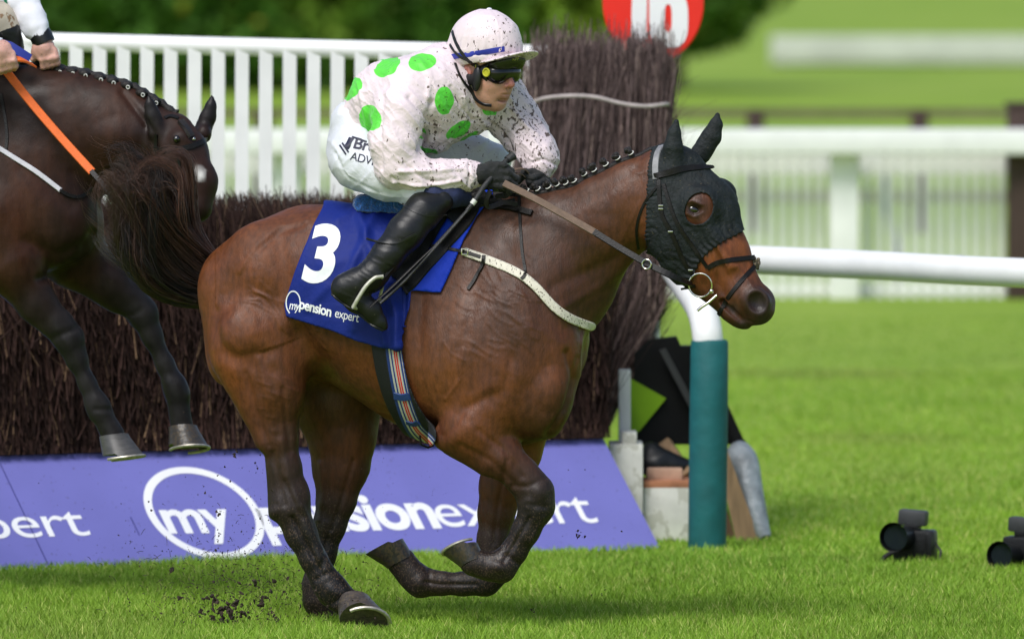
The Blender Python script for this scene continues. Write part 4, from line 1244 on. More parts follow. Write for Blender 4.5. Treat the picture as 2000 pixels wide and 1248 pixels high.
# boots
def boot(chn, toe, name="boot"):
    pr = chain(chn, 1, .03, ki=.02)
    pts = [P(*c[:3]) for c in chn + toe]
    F = Field(np.min([tuple(p) for p in pts], 0) - .12, np.max([tuple(p) for p in pts], 0) + .12, .005, pr + chain([chn[-1]] + toe, .9, .02, ki=.015))
    V, Q = F.mesh(); V = relax(V, Q, 1, .4); n_ = vnormals(V, Q)
    px, py = pxof(V)
    d = .0016 * (ridged(V, 15, 41, (.8, 1, 1.8), -.3) ** 3 - .3)
    w = np.exp(-((px - 735) ** 2 + (py - 520) ** 2) / 70 ** 2)
    d += .0028 * w * (ridged(V, 24, 42, (.7, 1.5, 2.4), -.45) ** 3 - .3)
    V = (V + n_ * d[:, None]).astype(np.float32)
    return V, Q
Vbt, Qbt = boot([(862, 392, -.31, 24), (828, 412, -.33, 35), (792, 455, -.36, 35), (756, 500, -.375, 30), (724, 540, -.38, 29), (694, 556, -.38, 29)],
                [(675, 563, -.38, 27), (698, 588, -.38, 23), (724, 606, -.38, 20), (742, 630, -.38, 13), (749, 638, -.38, 8)])
bootn = mesh_np("boot", Vbt, Qbt, M['boot'], jockey)
BVbt = bvh_of((Vbt, Qbt))
bt = MB(); drape(bt, BVbt, [(786, 398), (806, 412), (838, 422), (872, 420)], 3, .002, .001); drape(bt, BVbt, [(716, 468), (740, 474), (775, 474), (812, 456)], 5, .004, .003)
drape(bt, BVbt, [(648, 574), (672, 594), (700, 612), (726, 634), (748, 645)], 4, .004, .000)
bt.build_each("boot_trim", M['rubber_black'], bootn)
Vb2, Qb2 = boot([(952, 345, .26, 36), (925, 400, .27, 40), (860, 470, .30, 34), (800, 545, .30, 28)], [(775, 570, .30, 24), (800, 595, .30, 19), (835, 620, .30, 12)])
mesh_np("boot", Vb2, Qb2, M['boot'], jockey)
Fk = Field(tuple(P(800, 420, -.40)), tuple(P(920, 350, -.15)), .005, [cone(P(846, 380, -.29), P(880, 380, -.27), 28 / S, 25 / S, 1.2, .02), cone(P(880, 380, -.27), P(912, 388, -.22), 25 / S, 16 / S, 1.2, .02)])
Vk, Qk = Fk.mesh(); mesh_np("knee_patch", Vk, Qk, mat("navy_denim", (.015, .022, .075), .8, .3, 60, .4, 200), jockey)

def line3(pts, n=8): return [Vector(tuple(c)) for c in catmull([tuple(p) for p in pts], n)]
# stirrup
st = MB(); yst = -.425
st.tube(line3([P(748, 540, yst), P(732, 543, yst - .01), P(714, 560, yst - .016), P(700, 582, yst - .014), P(690, 600, yst - .005)], 5), .0075, 10)
st.tube([P(745, 541, yst), P(747, 560, yst + .05), P(740, 590, yst + .09), P(725, 612, yst + .09)], .006, 10)
st.tube([P(690, 599, yst), P(706, 606, yst + .04), P(725, 612, yst + .09)], .008, 10)
st.build("stirrup_iron", mat("pale_iron", (.5, .48, .40), .45, .2, 60, metallic=.3), horse)
sl = MB(); sl.ribbon([P(835, 440, -.34), P(800, 480, -.38), P(770, 515, -.41), P(744, 545, -.42)], [Vector((0, -1, 0))] * 4, .010, .004); sl.build("stirrup_leather", M['leather'], horse)

# ---- head in its own axes
def head_rig(C, yaw, pitch, roll=0.0):
    th, p_ = math.radians(yaw), math.radians(pitch)
    Fv = Vector((math.cos(th) * math.cos(p_), -math.sin(th) * math.cos(p_), -math.sin(p_)))
    Rv = Vector((-math.sin(th), -math.cos(th), 0)); Uv = Rv.cross(Fv).normalized()
    if roll:
        q = Matrix.Rotation(math.radians(roll), 3, Fv); Rv = q @ Rv; Uv = q @ Uv
    R = [list(Fv), list(Rv), list(Uv)]
    def L_(f, l, u): return tuple(Vector(C) + Fv * f + Rv * l + Uv * u)
    def inv(V): 
        D = np.asarray(V) - np.array(C); return np.stack([D @ np.array(Fv), D @ np.array(Rv), D @ np.array(Uv)], 1)
    return R, L_, inv, (Fv, Rv, Uv)

HC = P(946, 140, -.10)
R, Lh, inv, (Fv, Rv, Uv) = head_rig(HC, 38, 7)
def E(c, r, k=.02, op='u', col=None): return ell(Lh(*c), r, R, k, col, op)
def Cn(a, b, ra, rb, k=.02, op='u', sy=1, col=None): return cone(Lh(*a), Lh(*b), ra, rb, sy, k, col, op)
SKC = (.50, .255, .18); LIP = (.48, .17, .14); SHD = (.40, .19, .13)
head_pr = [E((-.01, 0, .03), (.108, .088, .11)), E((.045, 0, -.045), (.072, .070, .085), .03), E((.015, 0, -.085), (.07, .062, .05), .03),
           E((.072, 0, -.112), (.028, .032, .024), .02), E((.066, .045, -.035), (.03, .026, .028), .02), E((.066, -.045, -.035), (.03, .026, .028), .02),
           E((.088, 0, .018), (.022, .06, .014), .02), Cn((.098, 0, .012), (.130, 0, -.030), .010, .0125, .016, col=LIP), E((.113, .016, -.037), (.013, .009, .009), .008, col=LIP), E((.113, -.016, -.037), (.013, .009, .009), .008, col=LIP),
           E((.095, 0, -.062), (.020, .030, .014), .012), E((.106, 0, -.0630), (.010, .024, .0055), .004, col=LIP), E((.102, 0, -.076), (.011, .021, .0068), .004, col=LIP),
           Cn((.114, .026, -.0695), (.114, -.026, -.0695), .004, .004, .003, 's'), E((.104, 0, -.092), (.02, .03, .007), .01, 's'),
           E((.118, .009, -.045), (.006, .004, .004), .003, 's'), E((.118, -.009, -.045), (.006, .004, .004), .003, 's'),
           E((.102, .036, -.004), (.02, .022, .016), .012, 's'), E((.102, -.036, -.004), (.02, .022, .016), .012, 's'),
           E((.080, .034, -.004), (.016, .016, .013), .006), E((.080, -.034, -.004), (.016, .016, .013), .006),
           Cn((.062, .030, -.10), (.03, .058, -.07), .012, .016, .02),
           E((-.012, .090, -.012), (.024, .010, .034), .010, col=LIP), E((-.008, .098, -.010), (.012, .006, .02), .006, 's'), E((-.012, -.090, -.012), (.024, .010, .034), .010, col=LIP)]
neck_pr = [cone(Lh(-.02, 0, -.06), P(905, 185, -.07), .060, .062, 1, .03), cone(P(905, 185, -.07), P(860, 180, -.06), .062, .08, 1, .03)]
thin = lambda prs: prs
body_j = head_pr + neck_pr
body_core = []
for (pts, dr) in (([(800, 172, -.17, 38), (772, 285, -.275, 32), (790, 335, -.285, 26), (905, 343, -.265, 18), (940, 342, -.25, 17)], 0), ([(975, 195, .08, 36), (1046, 294, -.03, 24), (1054, 330, -.08, 17)], 0),
                  ([(705, 315, -.10, 48), (815, 362, -.25, 30), (850, 385, -.29, 26), (800, 455, -.36, 24), (715, 548, -.38, 18)], 0), ([(735, 320, .10, 48), (920, 308, .22, 34), (955, 335, .25, 28), (860, 470, .30, 24), (800, 545, .30, 18)], 0)):
    body_core += chain(pts, 1, .04, ki=.02)
body_core += [cone(P(705, 280, .0), P(770, 205, -.03), 48 / S, 58 / S, 1.1, .05), cone(P(770, 205, -.03), P(900, 188, -.04), 58 / S, 48 / S, 1.2, .05), cone(P(800, 172, -.15), P(970, 185, .07), 30 / S, 32 / S, 1, .05)]
allb = body_j + body_core
Fhd = Field(np.array(HC) - np.array((.17, .17, .23)), np.array(HC) + np.array((.17, .17, .15)), .0026, allb)
Vhd, Qhd = Fhd.mesh()
Fbd = Field((P(640, 0, 0).x, -.48, P(0, 600, 0).z), (P(1090, 0, 0).x, .40, HC.z - .14), .009, allb)
Vbd, Qbd = Fbd.mesh()
# keep the coarse body out of the head box
def trim(V, Q, lo, hi):
    ins = ((V > np.array(lo)) & (V < np.array(hi))).all(1); return Q[~ins[Q].all(1)]
Qbd = trim(Vbd, Qbd, np.array(HC) - np.array((.165, .165, .225)), np.array(HC) + np.array((.165, .165, .145)))
chd = primcols(Vhd, head_pr, np.array(SKC), .006)
q = inv(Vhd)
stub = np.exp(-((q[:, 2] + .105) / .03) ** 2) * (q[:, 0] > .0) * .22 
chd = chd * (1 - stub[:, None]) + np.array((.36, .2, .15)) * stub[:, None]
V_ = np.concatenate([Vhd, Vbd]); Q_ = np.concatenate([Qhd, Qbd + len(Vhd)]); c_ = np.concatenate([chd, np.tile(SKC, (len(Vbd), 1))])
jbody = mesh_np("body", V_, Q_, M['skin'], jockey, True, cols=c_)
# helmet with silk cap
hl = Field(np.array(HC) - np.array((.30, .30, .12)), np.array(HC) + np.array((.30, .30, .30)), .0035,
           [E((-.005, 0, .098), (.142, .120, .128)), E((-.02, 0, .06), (.135, .120, .07), .02)])
X, Y, Z = hl.grid()
D = [X - HC.x, Y - HC.y, Z - HC.z]
def loc(v): return D[0] * v[0] + D[1] * v[1] + D[2] * v[2]
lf, ll, lu = loc(Fv), loc(Rv), loc(Uv)
hl.f = np.maximum(hl.f, (.028 + .26 * np.maximum(lf, -.05)) - lu + 0 * hl.f).astype(np.float32)
hl.f = np.maximum(hl.f, -(np.sqrt((lf / .118) ** 2 + (ll / .097) ** 2 + ((lu - .06) / .12) ** 2) - 1) * .1).astype(np.float32)
Vhl, Qhl = hl.mesh(); Vhl = relax(Vhl, Qhl, 1, .3); n_ = vnormals(Vhl, Qhl); ql = inv(Vhl)
ang = np.arctan2(ql[:, 1], ql[:, 0])
d = .0016 * np.sin(ang * 26 + 2 * vnoise(Vhl, 12, 7)) * np.clip(1 - np.abs(ql[:, 2] - .09) / .05, 0, 1) + .0035 * (ridged(Vhl, 16, 51) ** 3 - .3) - .0035 * np.exp(-((ql[:, 2] - .065 - .12 * ql[:, 0]) / .006) ** 2)
rad_ = np.hypot(ql[:, 0] + .005, ql[:, 1])
d += -.0012 * np.exp(-(np.abs(((ang / (math.pi / 3)) % 1) - .5) * rad_ * 1.05 / .0022) ** 2)
Vhl = (Vhl + n_ * d[:, None]).astype(np.float32)
helmet = mesh_np("helmet", Vhl, Qhl, M['silk'], jockey, True, attrs={"dot": np.full(len(Vhl), 9.), "mud": -.09 + .06 * np.clip(ql[:, 0] / .1, -1, 1)})
pk = Field(np.array(HC) - np.array((.05, .30, .10)), np.array(HC) + np.array((.30, .12, .25)), .003, [])
X, Y, Z = pk.grid(); D = [X - HC.x, Y - HC.y, Z - HC.z]; lf, ll, lu = loc(Fv), loc(Rv), loc(Uv)
us = .040 + .31 * lf - 1.6 * ll ** 2 - .9 * np.maximum(lf - .14, 0) ** 2
pk.f = np.maximum(np.abs(lu - us) - .0035, (np.sqrt(((lf - .10) / .112) ** 2 + (ll / .108) ** 2) - 1) * .1)
pk.f = np.maximum(pk.f, -(np.sqrt((lf / .118) ** 2 + (ll / .10) ** 2) - 1) * .1).astype(np.float32)
Vpk, Qpk = pk.mesh(); Vpk = relax(Vpk, Qpk, 1, .5)
mesh_np("peak", Vpk, Qpk, M['silk'], helmet, True, attrs={"dot": np.full(len(Vpk), 9.), "mud": np.full(len(Vpk), -.0)})
bt_ = MB(); bt_.ball(Lh(-.005, 0, .228), (.010, .010, .005)); bt_.build("cap_button", M['silk2'], helmet)
BVhl = bvh_of((Vhl, Qhl), (Vpk, Qpk), (Vhd, Qhd))
bb = MB(); drape(bb, BVhl, [(881, 112), (900, 109), (930, 105), (960, 100), (985, 96)], 11, .001, .002, 8, 14); bb.build("blue_band", mat("blue_band", (.02, .03, .30), .5), helmet)
# goggles
gg = Field(np.array(HC) - np.array((.06, .22, .10)), np.array(HC) + np.array((.22, .16, .14)), .0026,
           [E((.064, 0, .010), (.070, .084, .042), .01), E((.088, .037, .004), (.040, .044, .041), .015), E((.088, -.037, .004), (.040, .044, .041), .015)])
X, Y, Z = gg.grid(); D = [X - HC.x, Y - HC.y, Z - HC.z]; lf, ll, lu = loc(Fv), loc(Rv), loc(Uv)
gg.f = np.maximum(gg.f, .045 - lf).astype(np.float32)
gg.add(E((.125, 0, -.036), (.03, .017, .022), .012, 's'))
Vgg, Qgg = gg.mesh(); Vgg = relax(Vgg, Qgg, 1, .4)
gog = mesh_np("goggles", Vgg, Qgg, M['lens'], jockey, True)
def gframe(cu, fo):
    g2 = Field(np.array(HC) - np.array((.06, .22, .10)), np.array(HC) + np.array((.24, .16, .18)), .0026,
           [E((.060 + fo, 0, cu), (.068, .090, .046), .01), E((.080 + fo, .037, cu - .004), (.038, .048, .046), .015), E((.080 + fo, -.037, cu - .004), (.038, .048, .046), .015)])
    return g2
g2 = gframe(.008, 0); X, Y, Z = g2.grid(); D = [X - HC.x, Y - HC.y, Z - HC.z]; lf, ll, lu = loc(Fv), loc(Rv), loc(Uv)
q_l = ll
cur = .090 - 3.2 * ll ** 2
g2.f = np.maximum(g2.f, lf - cur); g2.f = np.maximum(g2.f, .028 - lf).astype(np.float32)
g2.add(E((.125, 0, -.038), (.04, .019, .026), .008, 's'))
Vg2, Qg2 = g2.mesh(); mesh_np("frame", Vg2, Qg2, M['rubber_black'], gog)
g3 = gframe(.062, .020); X, Y, Z = g3.grid(); D = [X - HC.x, Y - HC.y, Z - HC.z]; lf, ll, lu = loc(Fv), loc(Rv), loc(Uv)
g3.f = np.maximum(g3.f, .03 - lf).astype(np.float32); g3.f = np.maximum(g3.f, lu - .026 - .31 * lf + 1.6 * ll ** 2).astype(np.float32)
Vg3, Qg3 = g3.mesh(); n_ = vnormals(Vg3, Qg3); q3 = inv(Vg3)
spare = mesh_np("spare_goggles", (Vg3 + n_ * (.001 * np.sin((q3[:, 1] + q3[:, 2] * .5) * 900))[:, None]), Qg3, mat("tinted_lens", (.012, .014, .008), .22, .2, 40, spec=.6), jockey)
BVg = bvh_of((Vgg, Qgg), (Vg2, Qg2), (Vg3, Qg3), (Vhl, Qhl), (Vhd, Qhd))
yl = MB(); c, q_ = cast(BVg, 951, 142); yl.torus(c + q_ * .004, .0135, .0035, q_, n=24); yl.tube([c - q_ * .002, c + q_ * .004], .0125, 20); yl.build("vent", M['yellow'], gog)
bm = text_polys("KIPP", 1.0, .0, .9); bm.verts.index_update()
print_on("lettering", bm, affine((1000, 119), (7.2, -.4), (.6, -8)), BVg, spare, M['yellow'], .0012)
gs = MB()
drape(gs, BVg, [(938, 133), (922, 125), (905, 108), (891, 84), (884, 62)], 7, .003, .001)
drape(gs, BVg, [(936, 130), (918, 120), (900, 112), (886, 98), (880, 88)], 5, .003, .002)
gs.build("goggle_strap", M['rubber_black'], gog)
gk = MB(); c, q_ = cast(BVg, 933, 132)
for dx in (-1, 1): gk.tube([c + q_ * .006 + Vector((dx * .005, 0, .010)), c + q_ * .006 + Vector((dx * .005, 0, -.010))], .0013, 6)
gk.build_each("strap_buckle", M['yellow'], gog)
# harness: ear pad and chin strap
hp_ = MB()
ep = cast(BVg, 918, 150)
M3 = Matrix.Rotation(math.radians(0), 3, 'Y')
Fe = Field(np.array(Lh(.02, .095, -.03)) - .08, np.array(Lh(.02, .095, -.03)) + .08, .0026, [E((.038, .090, -.022), (.020, .013, .046), .008), E((.004, .092, -.028), (.022, .010, .022), .012)])
Ve, Qe = Fe.mesh(); pad = mesh_np("ear_pad", Ve, Qe, M['rubber_black'], helmet)
BVe = bvh_of((Ve, Qe), (Vhd, Qhd), (Vj, Qj), (Vhl, Qhl))
drape(hp_, BVe, [(888, 124), (894, 142), (904, 160), (918, 178), (932, 196)], 6, .003, .002)
drape(hp_, BVe, [(914, 168), (922, 180), (930, 194), (944, 203), (960, 206)], 7, .003, .002)
hp_.build("chin_strap", M['rubber_black'], helmet)

# gloves
def hand(palm, fingers, thumb, wrist, name, nails=False, h=.0026, m='glove', parent=None, k=.010, extra=None):
    pr = palm + (extra or [])
    for fg in fingers:
        r = fg[0]; pts = fg[1]
        for i in range(len(pts) - 1):
            pr.append(cone(pts[i], pts[i + 1], r * (1 - .06 * i), r * (1 - .06 * (i + 1)), 1, .006 if i else k))
    r, pts = thumb
    for i in range(len(pts) - 1): pr.append(cone(pts[i], pts[i + 1], r * (1.08 - .08 * i), r * (1 - .08 * i), 1, .012 if i == 0 else .006))
    pr.append(wrist)
    lo = np.min([p.lo for p in pr], 0) - .01; hi = np.max([p.hi for p in pr], 0) + .01
    F = Field(lo, hi, h, pr); V, Q = F.mesh(); n_ = vnormals(V, Q)
    V = (V + n_ * (.0022 * (ridged(V, 60, 61) ** 3 - .3))[:, None]).astype(np.float32)
    return V, Q
yg = -.27
palm = [ell(P(955, 338, yg), (.050, .020, .036), rot2(-8), .012), ell(P(940, 342, yg), (.034, .024, .033), rot2(0), .012)]
fing = []
for i, (kx, ky, l) in enumerate(((984, 323, 1.0), (991, 337, 1.06), (990, 351, 1.0), (983, 364, .85))):
    a = P(kx - 26, ky - 1, yg); b = P(kx, ky, yg - .002); c = P(kx + 15 * l, ky + 11, yg + .020); d_ = P(kx + 4 * l, ky + 19, yg + .046); e = P(kx - 12, ky + 19, yg + .044)
    fing.append((.0135 if i < 3 else .0115, [a, b, c, d_, e]))
th_ = (.0135, [P(958, 330, yg + .02), P(984, 326, yg + .035), P(1000, 342, yg + .045)])
Vl, Ql = hand(palm, fing, th_, cone(P(918, 343, -.262), P(938, 341, yg), .036, .033, 1, .012), "glove", k=.012)
gln = mesh_np("glove", Vl, Ql, M['glove'], jockey)
yf = -.105
palm = [ell(P(1046, 350, yf + .02), (.034, .022, .042), rot2(-20), .012)]
fing = []
for i, (kx, ky) in enumerate(((1026, 338), (1034, 350), (1042, 361), (1050, 371))):
    a = P(kx + 26, ky - 12, yf + .02); b = P(kx + 30 - i, ky + 4, yf - .010); c = P(kx + 14, ky + 10, yf - .040); d_ = P(kx - 1, ky + 5, yf - .036); e = P(kx - 2, ky - 3, yf - .020)
    fing.append((.0128 if i < 3 else .011, [a, b, c, d_, e]))
th_ = (.0135, [P(1048, 335, yf + .0), P(1026, 338, yf - .02), P(1012, 354, yf - .025)])
Vr, Qr = hand(palm, fing, th_, cone(P(1056, 322, -.075), P(1052, 340, yf + .015), .032, .031, 1, .012), "glove", k=.012)
mesh_np("glove", Vr, Qr, M['glove'], jockey)

# reins
rn = MB()
L1 = line3([P(984, 358, -.300), P(1040, 386, -.330), P(1100, 419, -.375), P(1165, 456, -.425)])
rn.ribbon(L1, [Vector((0, -1, .3))] * len(L1), .0135, .006)
L2 = line3([P(1070, 366, -.13), P(1085, 375, -.16), P(1100, 385, -.19), P(1125, 402, -.12)])
rn.ribbon(L2, [Vector((0, -.6, .8))] * len(L2), .0125, .006)
L3 = line3([P(992, 338, -.23), P(1008, 331, -.20), P(1024, 332, -.16), P(1034, 345, -.13)])
rn.ribbon(L3, [Vector((0, -.5, .9))] * len(L3), .010, .004)
L4 = line3([P(988, 346, -.22), P(1006, 340, -.2), P(1018, 342, -.16), P(1028, 352, -.13)])
rn.ribbon(L4, [Vector((0, -.5, .9))] * len(L4), .010, .004)
reins = rn.build("reins", M['rubber'], horse, False)
rb = MB()
L5 = line3([P(1160, 453, -.423), P(1210, 484, -.455), P(1262, 514, -.485), P(1320, 543, -.50), P(1350, 556, rc.y)])
rb.ribbon(L5, [Vector((0, -1, .3))] * len(L5), [.0125] * (len(L5) - 4) + [.011, .010, .010, .009], .006)
L6 = line3([P(958, 372, -.30), P(950, 392, -.30), P(955, 405, -.29), P(985, 396, -.26), P(1010, 400, -.24)])
rb.ribbon(L6, [Vector((0, -1, .1))] * len(L6), .0095, .004)
rb.build_each("rein_leather", M['leather'], reins, False)
rg2 = MB(); rg2.torus(P(1263, 516, -.50), .017, .003, (.4, 1, 0)); rg2.build("martingale_ring", M['metal'], reins)
# collar strap / neck strap near the withers
ns = MB(); drape(ns, BVB, [(962, 402), (985, 406), (1010, 410), (1040, 418)], 13, .010, .003); drape(ns, BVB, [(968, 396), (985, 402), (1008, 398)], 14, .010, .010); ns.build("neck_strap", M['leather'], horse)

# whip
wb = MB(); yw = -.315
wb.tube([P(1003, 304, -.20), P(990, 313, -.215)], [.017, .014], 12)
wb.tube([P(990, 313, -.215), P(972, 332, -.25), P(945, 365, -.315), P(926, 394, yw - .02), P(912, 412, yw - .03)], [.010, .010, .010, .009, .008], 10)
wb.tube([P(912, 412, yw - .03), P(850, 482, -.40), P(790, 548, -.435), P(742, 592, -.45)], [.0085, .011, .011, .010], 10, flat=.7)
whip = wb.build("riding_whip", M['whip'], None)
tagit(whip, "black whip held in the jockey's gloved right hand, pointing down past his boot", "whip")
wl = MB(); wl.tube([P(928, 391, yw - .02), P(922, 399, yw - .022)], .0105, 10); wl.build("white_ring", M['white_band'], whip)
wf = MB(); wf.tube([P(868, 462, -.385), P(815, 512, -.43), P(770, 556, -.45), P(722, 600, -.455)], [.006, .008, .010, .007], 8, flat=.5); wf.build("whip_flap", M['leather'], whip)

# ------------------------------------------------------------------ setting
def grid_mesh(x0, x1, y0, y1, nx, ny, fn):
    xs = np.linspace(x0, x1, nx); ys = np.linspace(0, 1, ny) ** 2 * (y1 - y0) + y0
    X, Y = np.meshgrid(xs, ys, indexing='ij'); Z = fn(X, Y)
    V = np.stack([X, Y, Z], -1).reshape(-1, 3); i = np.arange(nx * ny).reshape(nx, ny)
    F = np.stack([i[:-1, :-1], i[1:, :-1], i[1:, 1:], i[:-1, 1:]], -1).reshape(-1, 4)
    return V, F
def ground_mat():
    m, nt, b = new_mat("turf"); L = nt.links.new
    tc = N(nt, "ShaderNodeTexCoord")
    def noise(sc_, det, st=(1, 1, 1)):
        mp = N(nt, "ShaderNodeMapping"); mp.inputs["Scale"].default_value = st; L(tc.outputs["Object"], mp.inputs["Vector"])
        n = N(nt, "ShaderNodeTexNoise"); n.inputs["Scale"].default_value = sc_; n.inputs["Detail"].default_value = det; L(mp.outputs[0], n.inputs["Vector"]); return n
    a = noise(.22, 4, (1, .45, 1)); c = noise(9, 6, (1, .6, 1)); d = noise(1.6, 4, (1, .5, 1))
    cr = N(nt, "ShaderNodeValToRGB"); e = cr.color_ramp.elements
    e[0].position = .25; e[0].color = (.15, .255, .018, 1); e[1].position = .8; e[1].color = (.25, .34, .05, 1)
    q = e.new(.5); q.color = (.215, .32, .032, 1)
    ad = N(nt, "ShaderNodeMath", operation='MULTIPLY_ADD'); L(c.outputs["Fac"], ad.inputs[0]); ad.inputs[1].default_value = .16
    ad2 = N(nt, "ShaderNodeMath", operation='MULTIPLY_ADD'); L(d.outputs["Fac"], ad2.inputs[0]); ad2.inputs[1].default_value = .5; L(a.outputs["Fac"], ad2.inputs[2])
    L(ad2.outputs[0], ad.inputs[2])
    sb = N(nt, "ShaderNodeMath", operation='SUBTRACT'); L(ad.outputs[0], sb.inputs[0]); sb.inputs[1].default_value = .33
    L(sb.outputs[0], cr.inputs[0]); L(cr.outputs[0], b.inputs["Base Color"])
    b.inputs["Roughness"].default_value = .85; b.inputs["Specular IOR Level"].default_value = .2
    bp = N(nt, "ShaderNodeBump"); bp.inputs["Strength"].default_value = .35; bp.inputs["Distance"].default_value = .02; L(c.outputs["Fac"], bp.inputs["Height"]); L(bp.outputs[0], b.inputs["Normal"])
    return m
M['turf'] = ground_mat()
V, F = grid_mesh(-300, 300, -60, 900, 121, 161, lambda X, Y: -.0 + 0 * X)
tagit(mesh_np("ground", V, F, M['turf']), kind="structure")

# grass blades
M['blade'] = mat("grass_blade", (0, 0, 0), .6, .1, 3, attr=True, spec=.25)
def blades(n, x0, x1, y0, y1, h0, w0, seed, taper=1.0):
    g = np.random.default_rng(seed)
    x = g.uniform(x0, x1, n); y = y0 + (y1 - y0) * g.random(n) ** taper
    k = (y + CY0) / CY0; x = x * k
    Pn = np.stack([x, y * .6, 0 * x], 1)
    tuft = vnoise(Pn, 3.0, 71); tuft2 = vnoise(Pn, 11.0, 72); big = vnoise(Pn, .7, 73)
    h = h0 * (.45 + .5 * tuft + .5 * tuft2) * g.uniform(.5, 1.25, n)
    a = g.random(n) * 2 * math.pi; lean = g.uniform(.1, .75, n) * h
    w = w0 * g.uniform(.6, 1.3, n)
    base = np.stack([x, y, np.full(n, -.004)], 1)
    dirv = np.stack([np.cos(a), np.sin(a), 0 * a], 1)
    sa = g.random(n) * math.pi; side = np.stack([np.cos(sa), np.sin(sa) * .4, 0 * sa], 1)
    mid = base + dirv * (lean * .3)[:, None] + np.array([0, 0, 1]) * (h * .58)[:, None]
    tip = base + dirv * lean[:, None] + np.array([0, 0, 1]) * h[:, None]
    s_ = side * w[:, None]
    V = np.stack([base - s_, base + s_, mid + s_ * .8, mid - s_ * .8, tip + s_ * .12, tip - s_ * .12], 1).reshape(-1, 3)
    i = np.arange(n)[:, None] * 6
    F = np.concatenate([i + np.array([[0, 1, 2, 3]]), i + np.array([[3, 2, 4, 5]])]).reshape(-1, 4)
    c0 = np.array((.085, .19, .012)); c1_ = np.array((.235, .37, .03)); c2 = np.array((.36, .40, .10))
    t = np.clip(.55 * big + .45 * g.random(n), 0, 1)[:, None]
    c = c0 * (1 - t) + c1_ * t
    patch = np.clip((vnoise(Pn, .9, 74) - .62) * 5, 0, 1)[:, None]; c = c * (1 - .45 * patch) + np.array((.10, .085, .035)) * .45 * patch
    dry = (g.random(n) < .05 + .10 * vnoise(Pn, 1.7, 75))[:, None]; c = np.where(dry, c2, c)
    tone = (.62 + .5 * tuft2 + .38 * vnoise(Pn, .5, 76))[:, None]
    c = c * tone
    c = np.repeat(c[:, None, :], 6, 1)
    return V, F, c.reshape(-1, 3)
sets = [blades(300000, -2.8, 2.8, -1.6, 4.2, .045, .0021, 1), blades(190000, -2.8, 2.8, 4.0, 22, .030, .0028, 2, 1.9), blades(60000, -2.6, 2.6, 12, 30, .016, .005, 3)]
V = np.concatenate([s_[0] for s_ in sets]); off = 0; Fs_ = []
for s_ in sets: Fs_.append(s_[1] + off); off += len(s_[0])
tagit(mesh_np("grass", V, np.concatenate(Fs_), M['blade'], None, True, cols=np.concatenate([s_[2] for s_ in sets])), kind="stuff")

# sponsor board in front of the brush fence
A0 = G(0, 1117); A1 = G(1290, 1072)
uv = (A1 - A0); uv.z = 0; Lb = uv.length; uv.normalize()
nv = Vector((uv.y, -uv.x, 0))                 # towards the camera side
SB, HB = .46, .435
up_s = (Vector((0, 0, HB)) - nv * SB); SL = up_s.length; upn = up_s.normalized(); bn = uv.cross(upn).normalized()
if bn.dot(Vector((0, -1, 0))) < 0: bn = -bn
def BP(u, v, w=0): return A1 + uv * (u) + upn * v + bn * w      # u from the right end (negative to the left)
def px2board(px, py):
    d = raydir(px, py); t = (A1 - CAMP).dot(bn) / d.dot(bn); q = CAMP + d * t - A1
    return q.dot(uv), q.dot(upn)
EXT = 1.6
board = empty("sponsor_board", tuple(A1), "sloping lavender advertising board with white lettering along the foot of the brush fence", "board")
mb = MB()
q = [BP(-Lb - EXT, -.03), BP(0, -.03), BP(0, SL), BP(-Lb - EXT, SL)]; t_ = -bn * .02
mb.add(q + [p + t_ for p in q], [(0, 1, 2, 3), (7, 6, 5, 4), (0, 4, 5, 1), (1, 5, 6, 2), (2, 6, 7, 3), (3, 7, 4, 0)])
mb.build("panel", M['board'], board, False)
def btext(s_, x_left, x_right, ybase_px, ytop_x, bold, parent, name="lettering"):
    u0, v0 = px2board(x_left, ybase_px[0]); u1, v1 = px2board(x_right, ybase_px[1])
    bm = text_polys(s_, 1.0, bold, .94)
    xs = [v.co.x for v in bm.verts]; a, b = min(xs), max(xs)
    xh = .56
    sx = (u1 - u0) / (b - a)
    ut, vt = px2board(*ytop_x)
    sy = abs(vt - (v0 + (v1 - v0) * (ut - u0) / (u1 - u0))) / xh
    V = [BP(u0 + (v.co.x - a) * sx, v0 + (v1 - v0) * ((v.co.x - a) / (b - a)) + v.co.y * sy, .002) for v in bm.verts]
    F = [tuple(v.index for v in f.verts) for f in bm.faces]; bm.free()
    return mesh_np(name, np.array([tuple(v) for v in V]), F, M['board_print'], parent, False)
btext("my", 330, 462, (1040, 1038), (345, 988), .025, board)
btext("pension", 520, 862, (1040, 1029), (700, 978), .03, board)
btext("expert", 862, 1170, (1029, 1020), (1010, 972), .0, board)
btext("expert", -150, 178, (1057, 1045), (60, 1000), .0, board)
cu, cv = px2board(398, 1002)
rgm = MB(); R0, R1 = .222, .258; K = 72; vs = []
for k in range(K):
    th = 2 * math.pi * k / K
    for r in (R0, R1): vs.append(BP(cu + math.cos(th) * r, cv + math.sin(th) * r * 1.0, .002))
fsx = []
for k in range(K):
    k2 = (k + 1) % K
    if cv + math.sin(2 * math.pi * (k + .5) / K) * R1 > -.01 and cv + math.sin(2 * math.pi * (k + .5) / K) * R1 < SL: fsx.append((2 * k, 2 * k + 1, 2 * k2 + 1, 2 * k2))
rgm.add(vs, fsx); rgm.build("ring_print", M['board_print'], board, False)
sc_ = MB(); a = px2board(0, 905); b = px2board(95, 1105)
sc_.ribbon([BP(a[0], a[1], .001), BP(b[0], b[1], .001)], [bn, bn], .002, .001)
c = px2board(255, 1010); d = px2board(272, 1045); sc_.ribbon([BP(*c, .001), BP(*d, .001)], [bn, bn], .002, .001)
sc_.build_each("panel_joint", mat("joint_dark", (.02, .02, .15), .6), board)

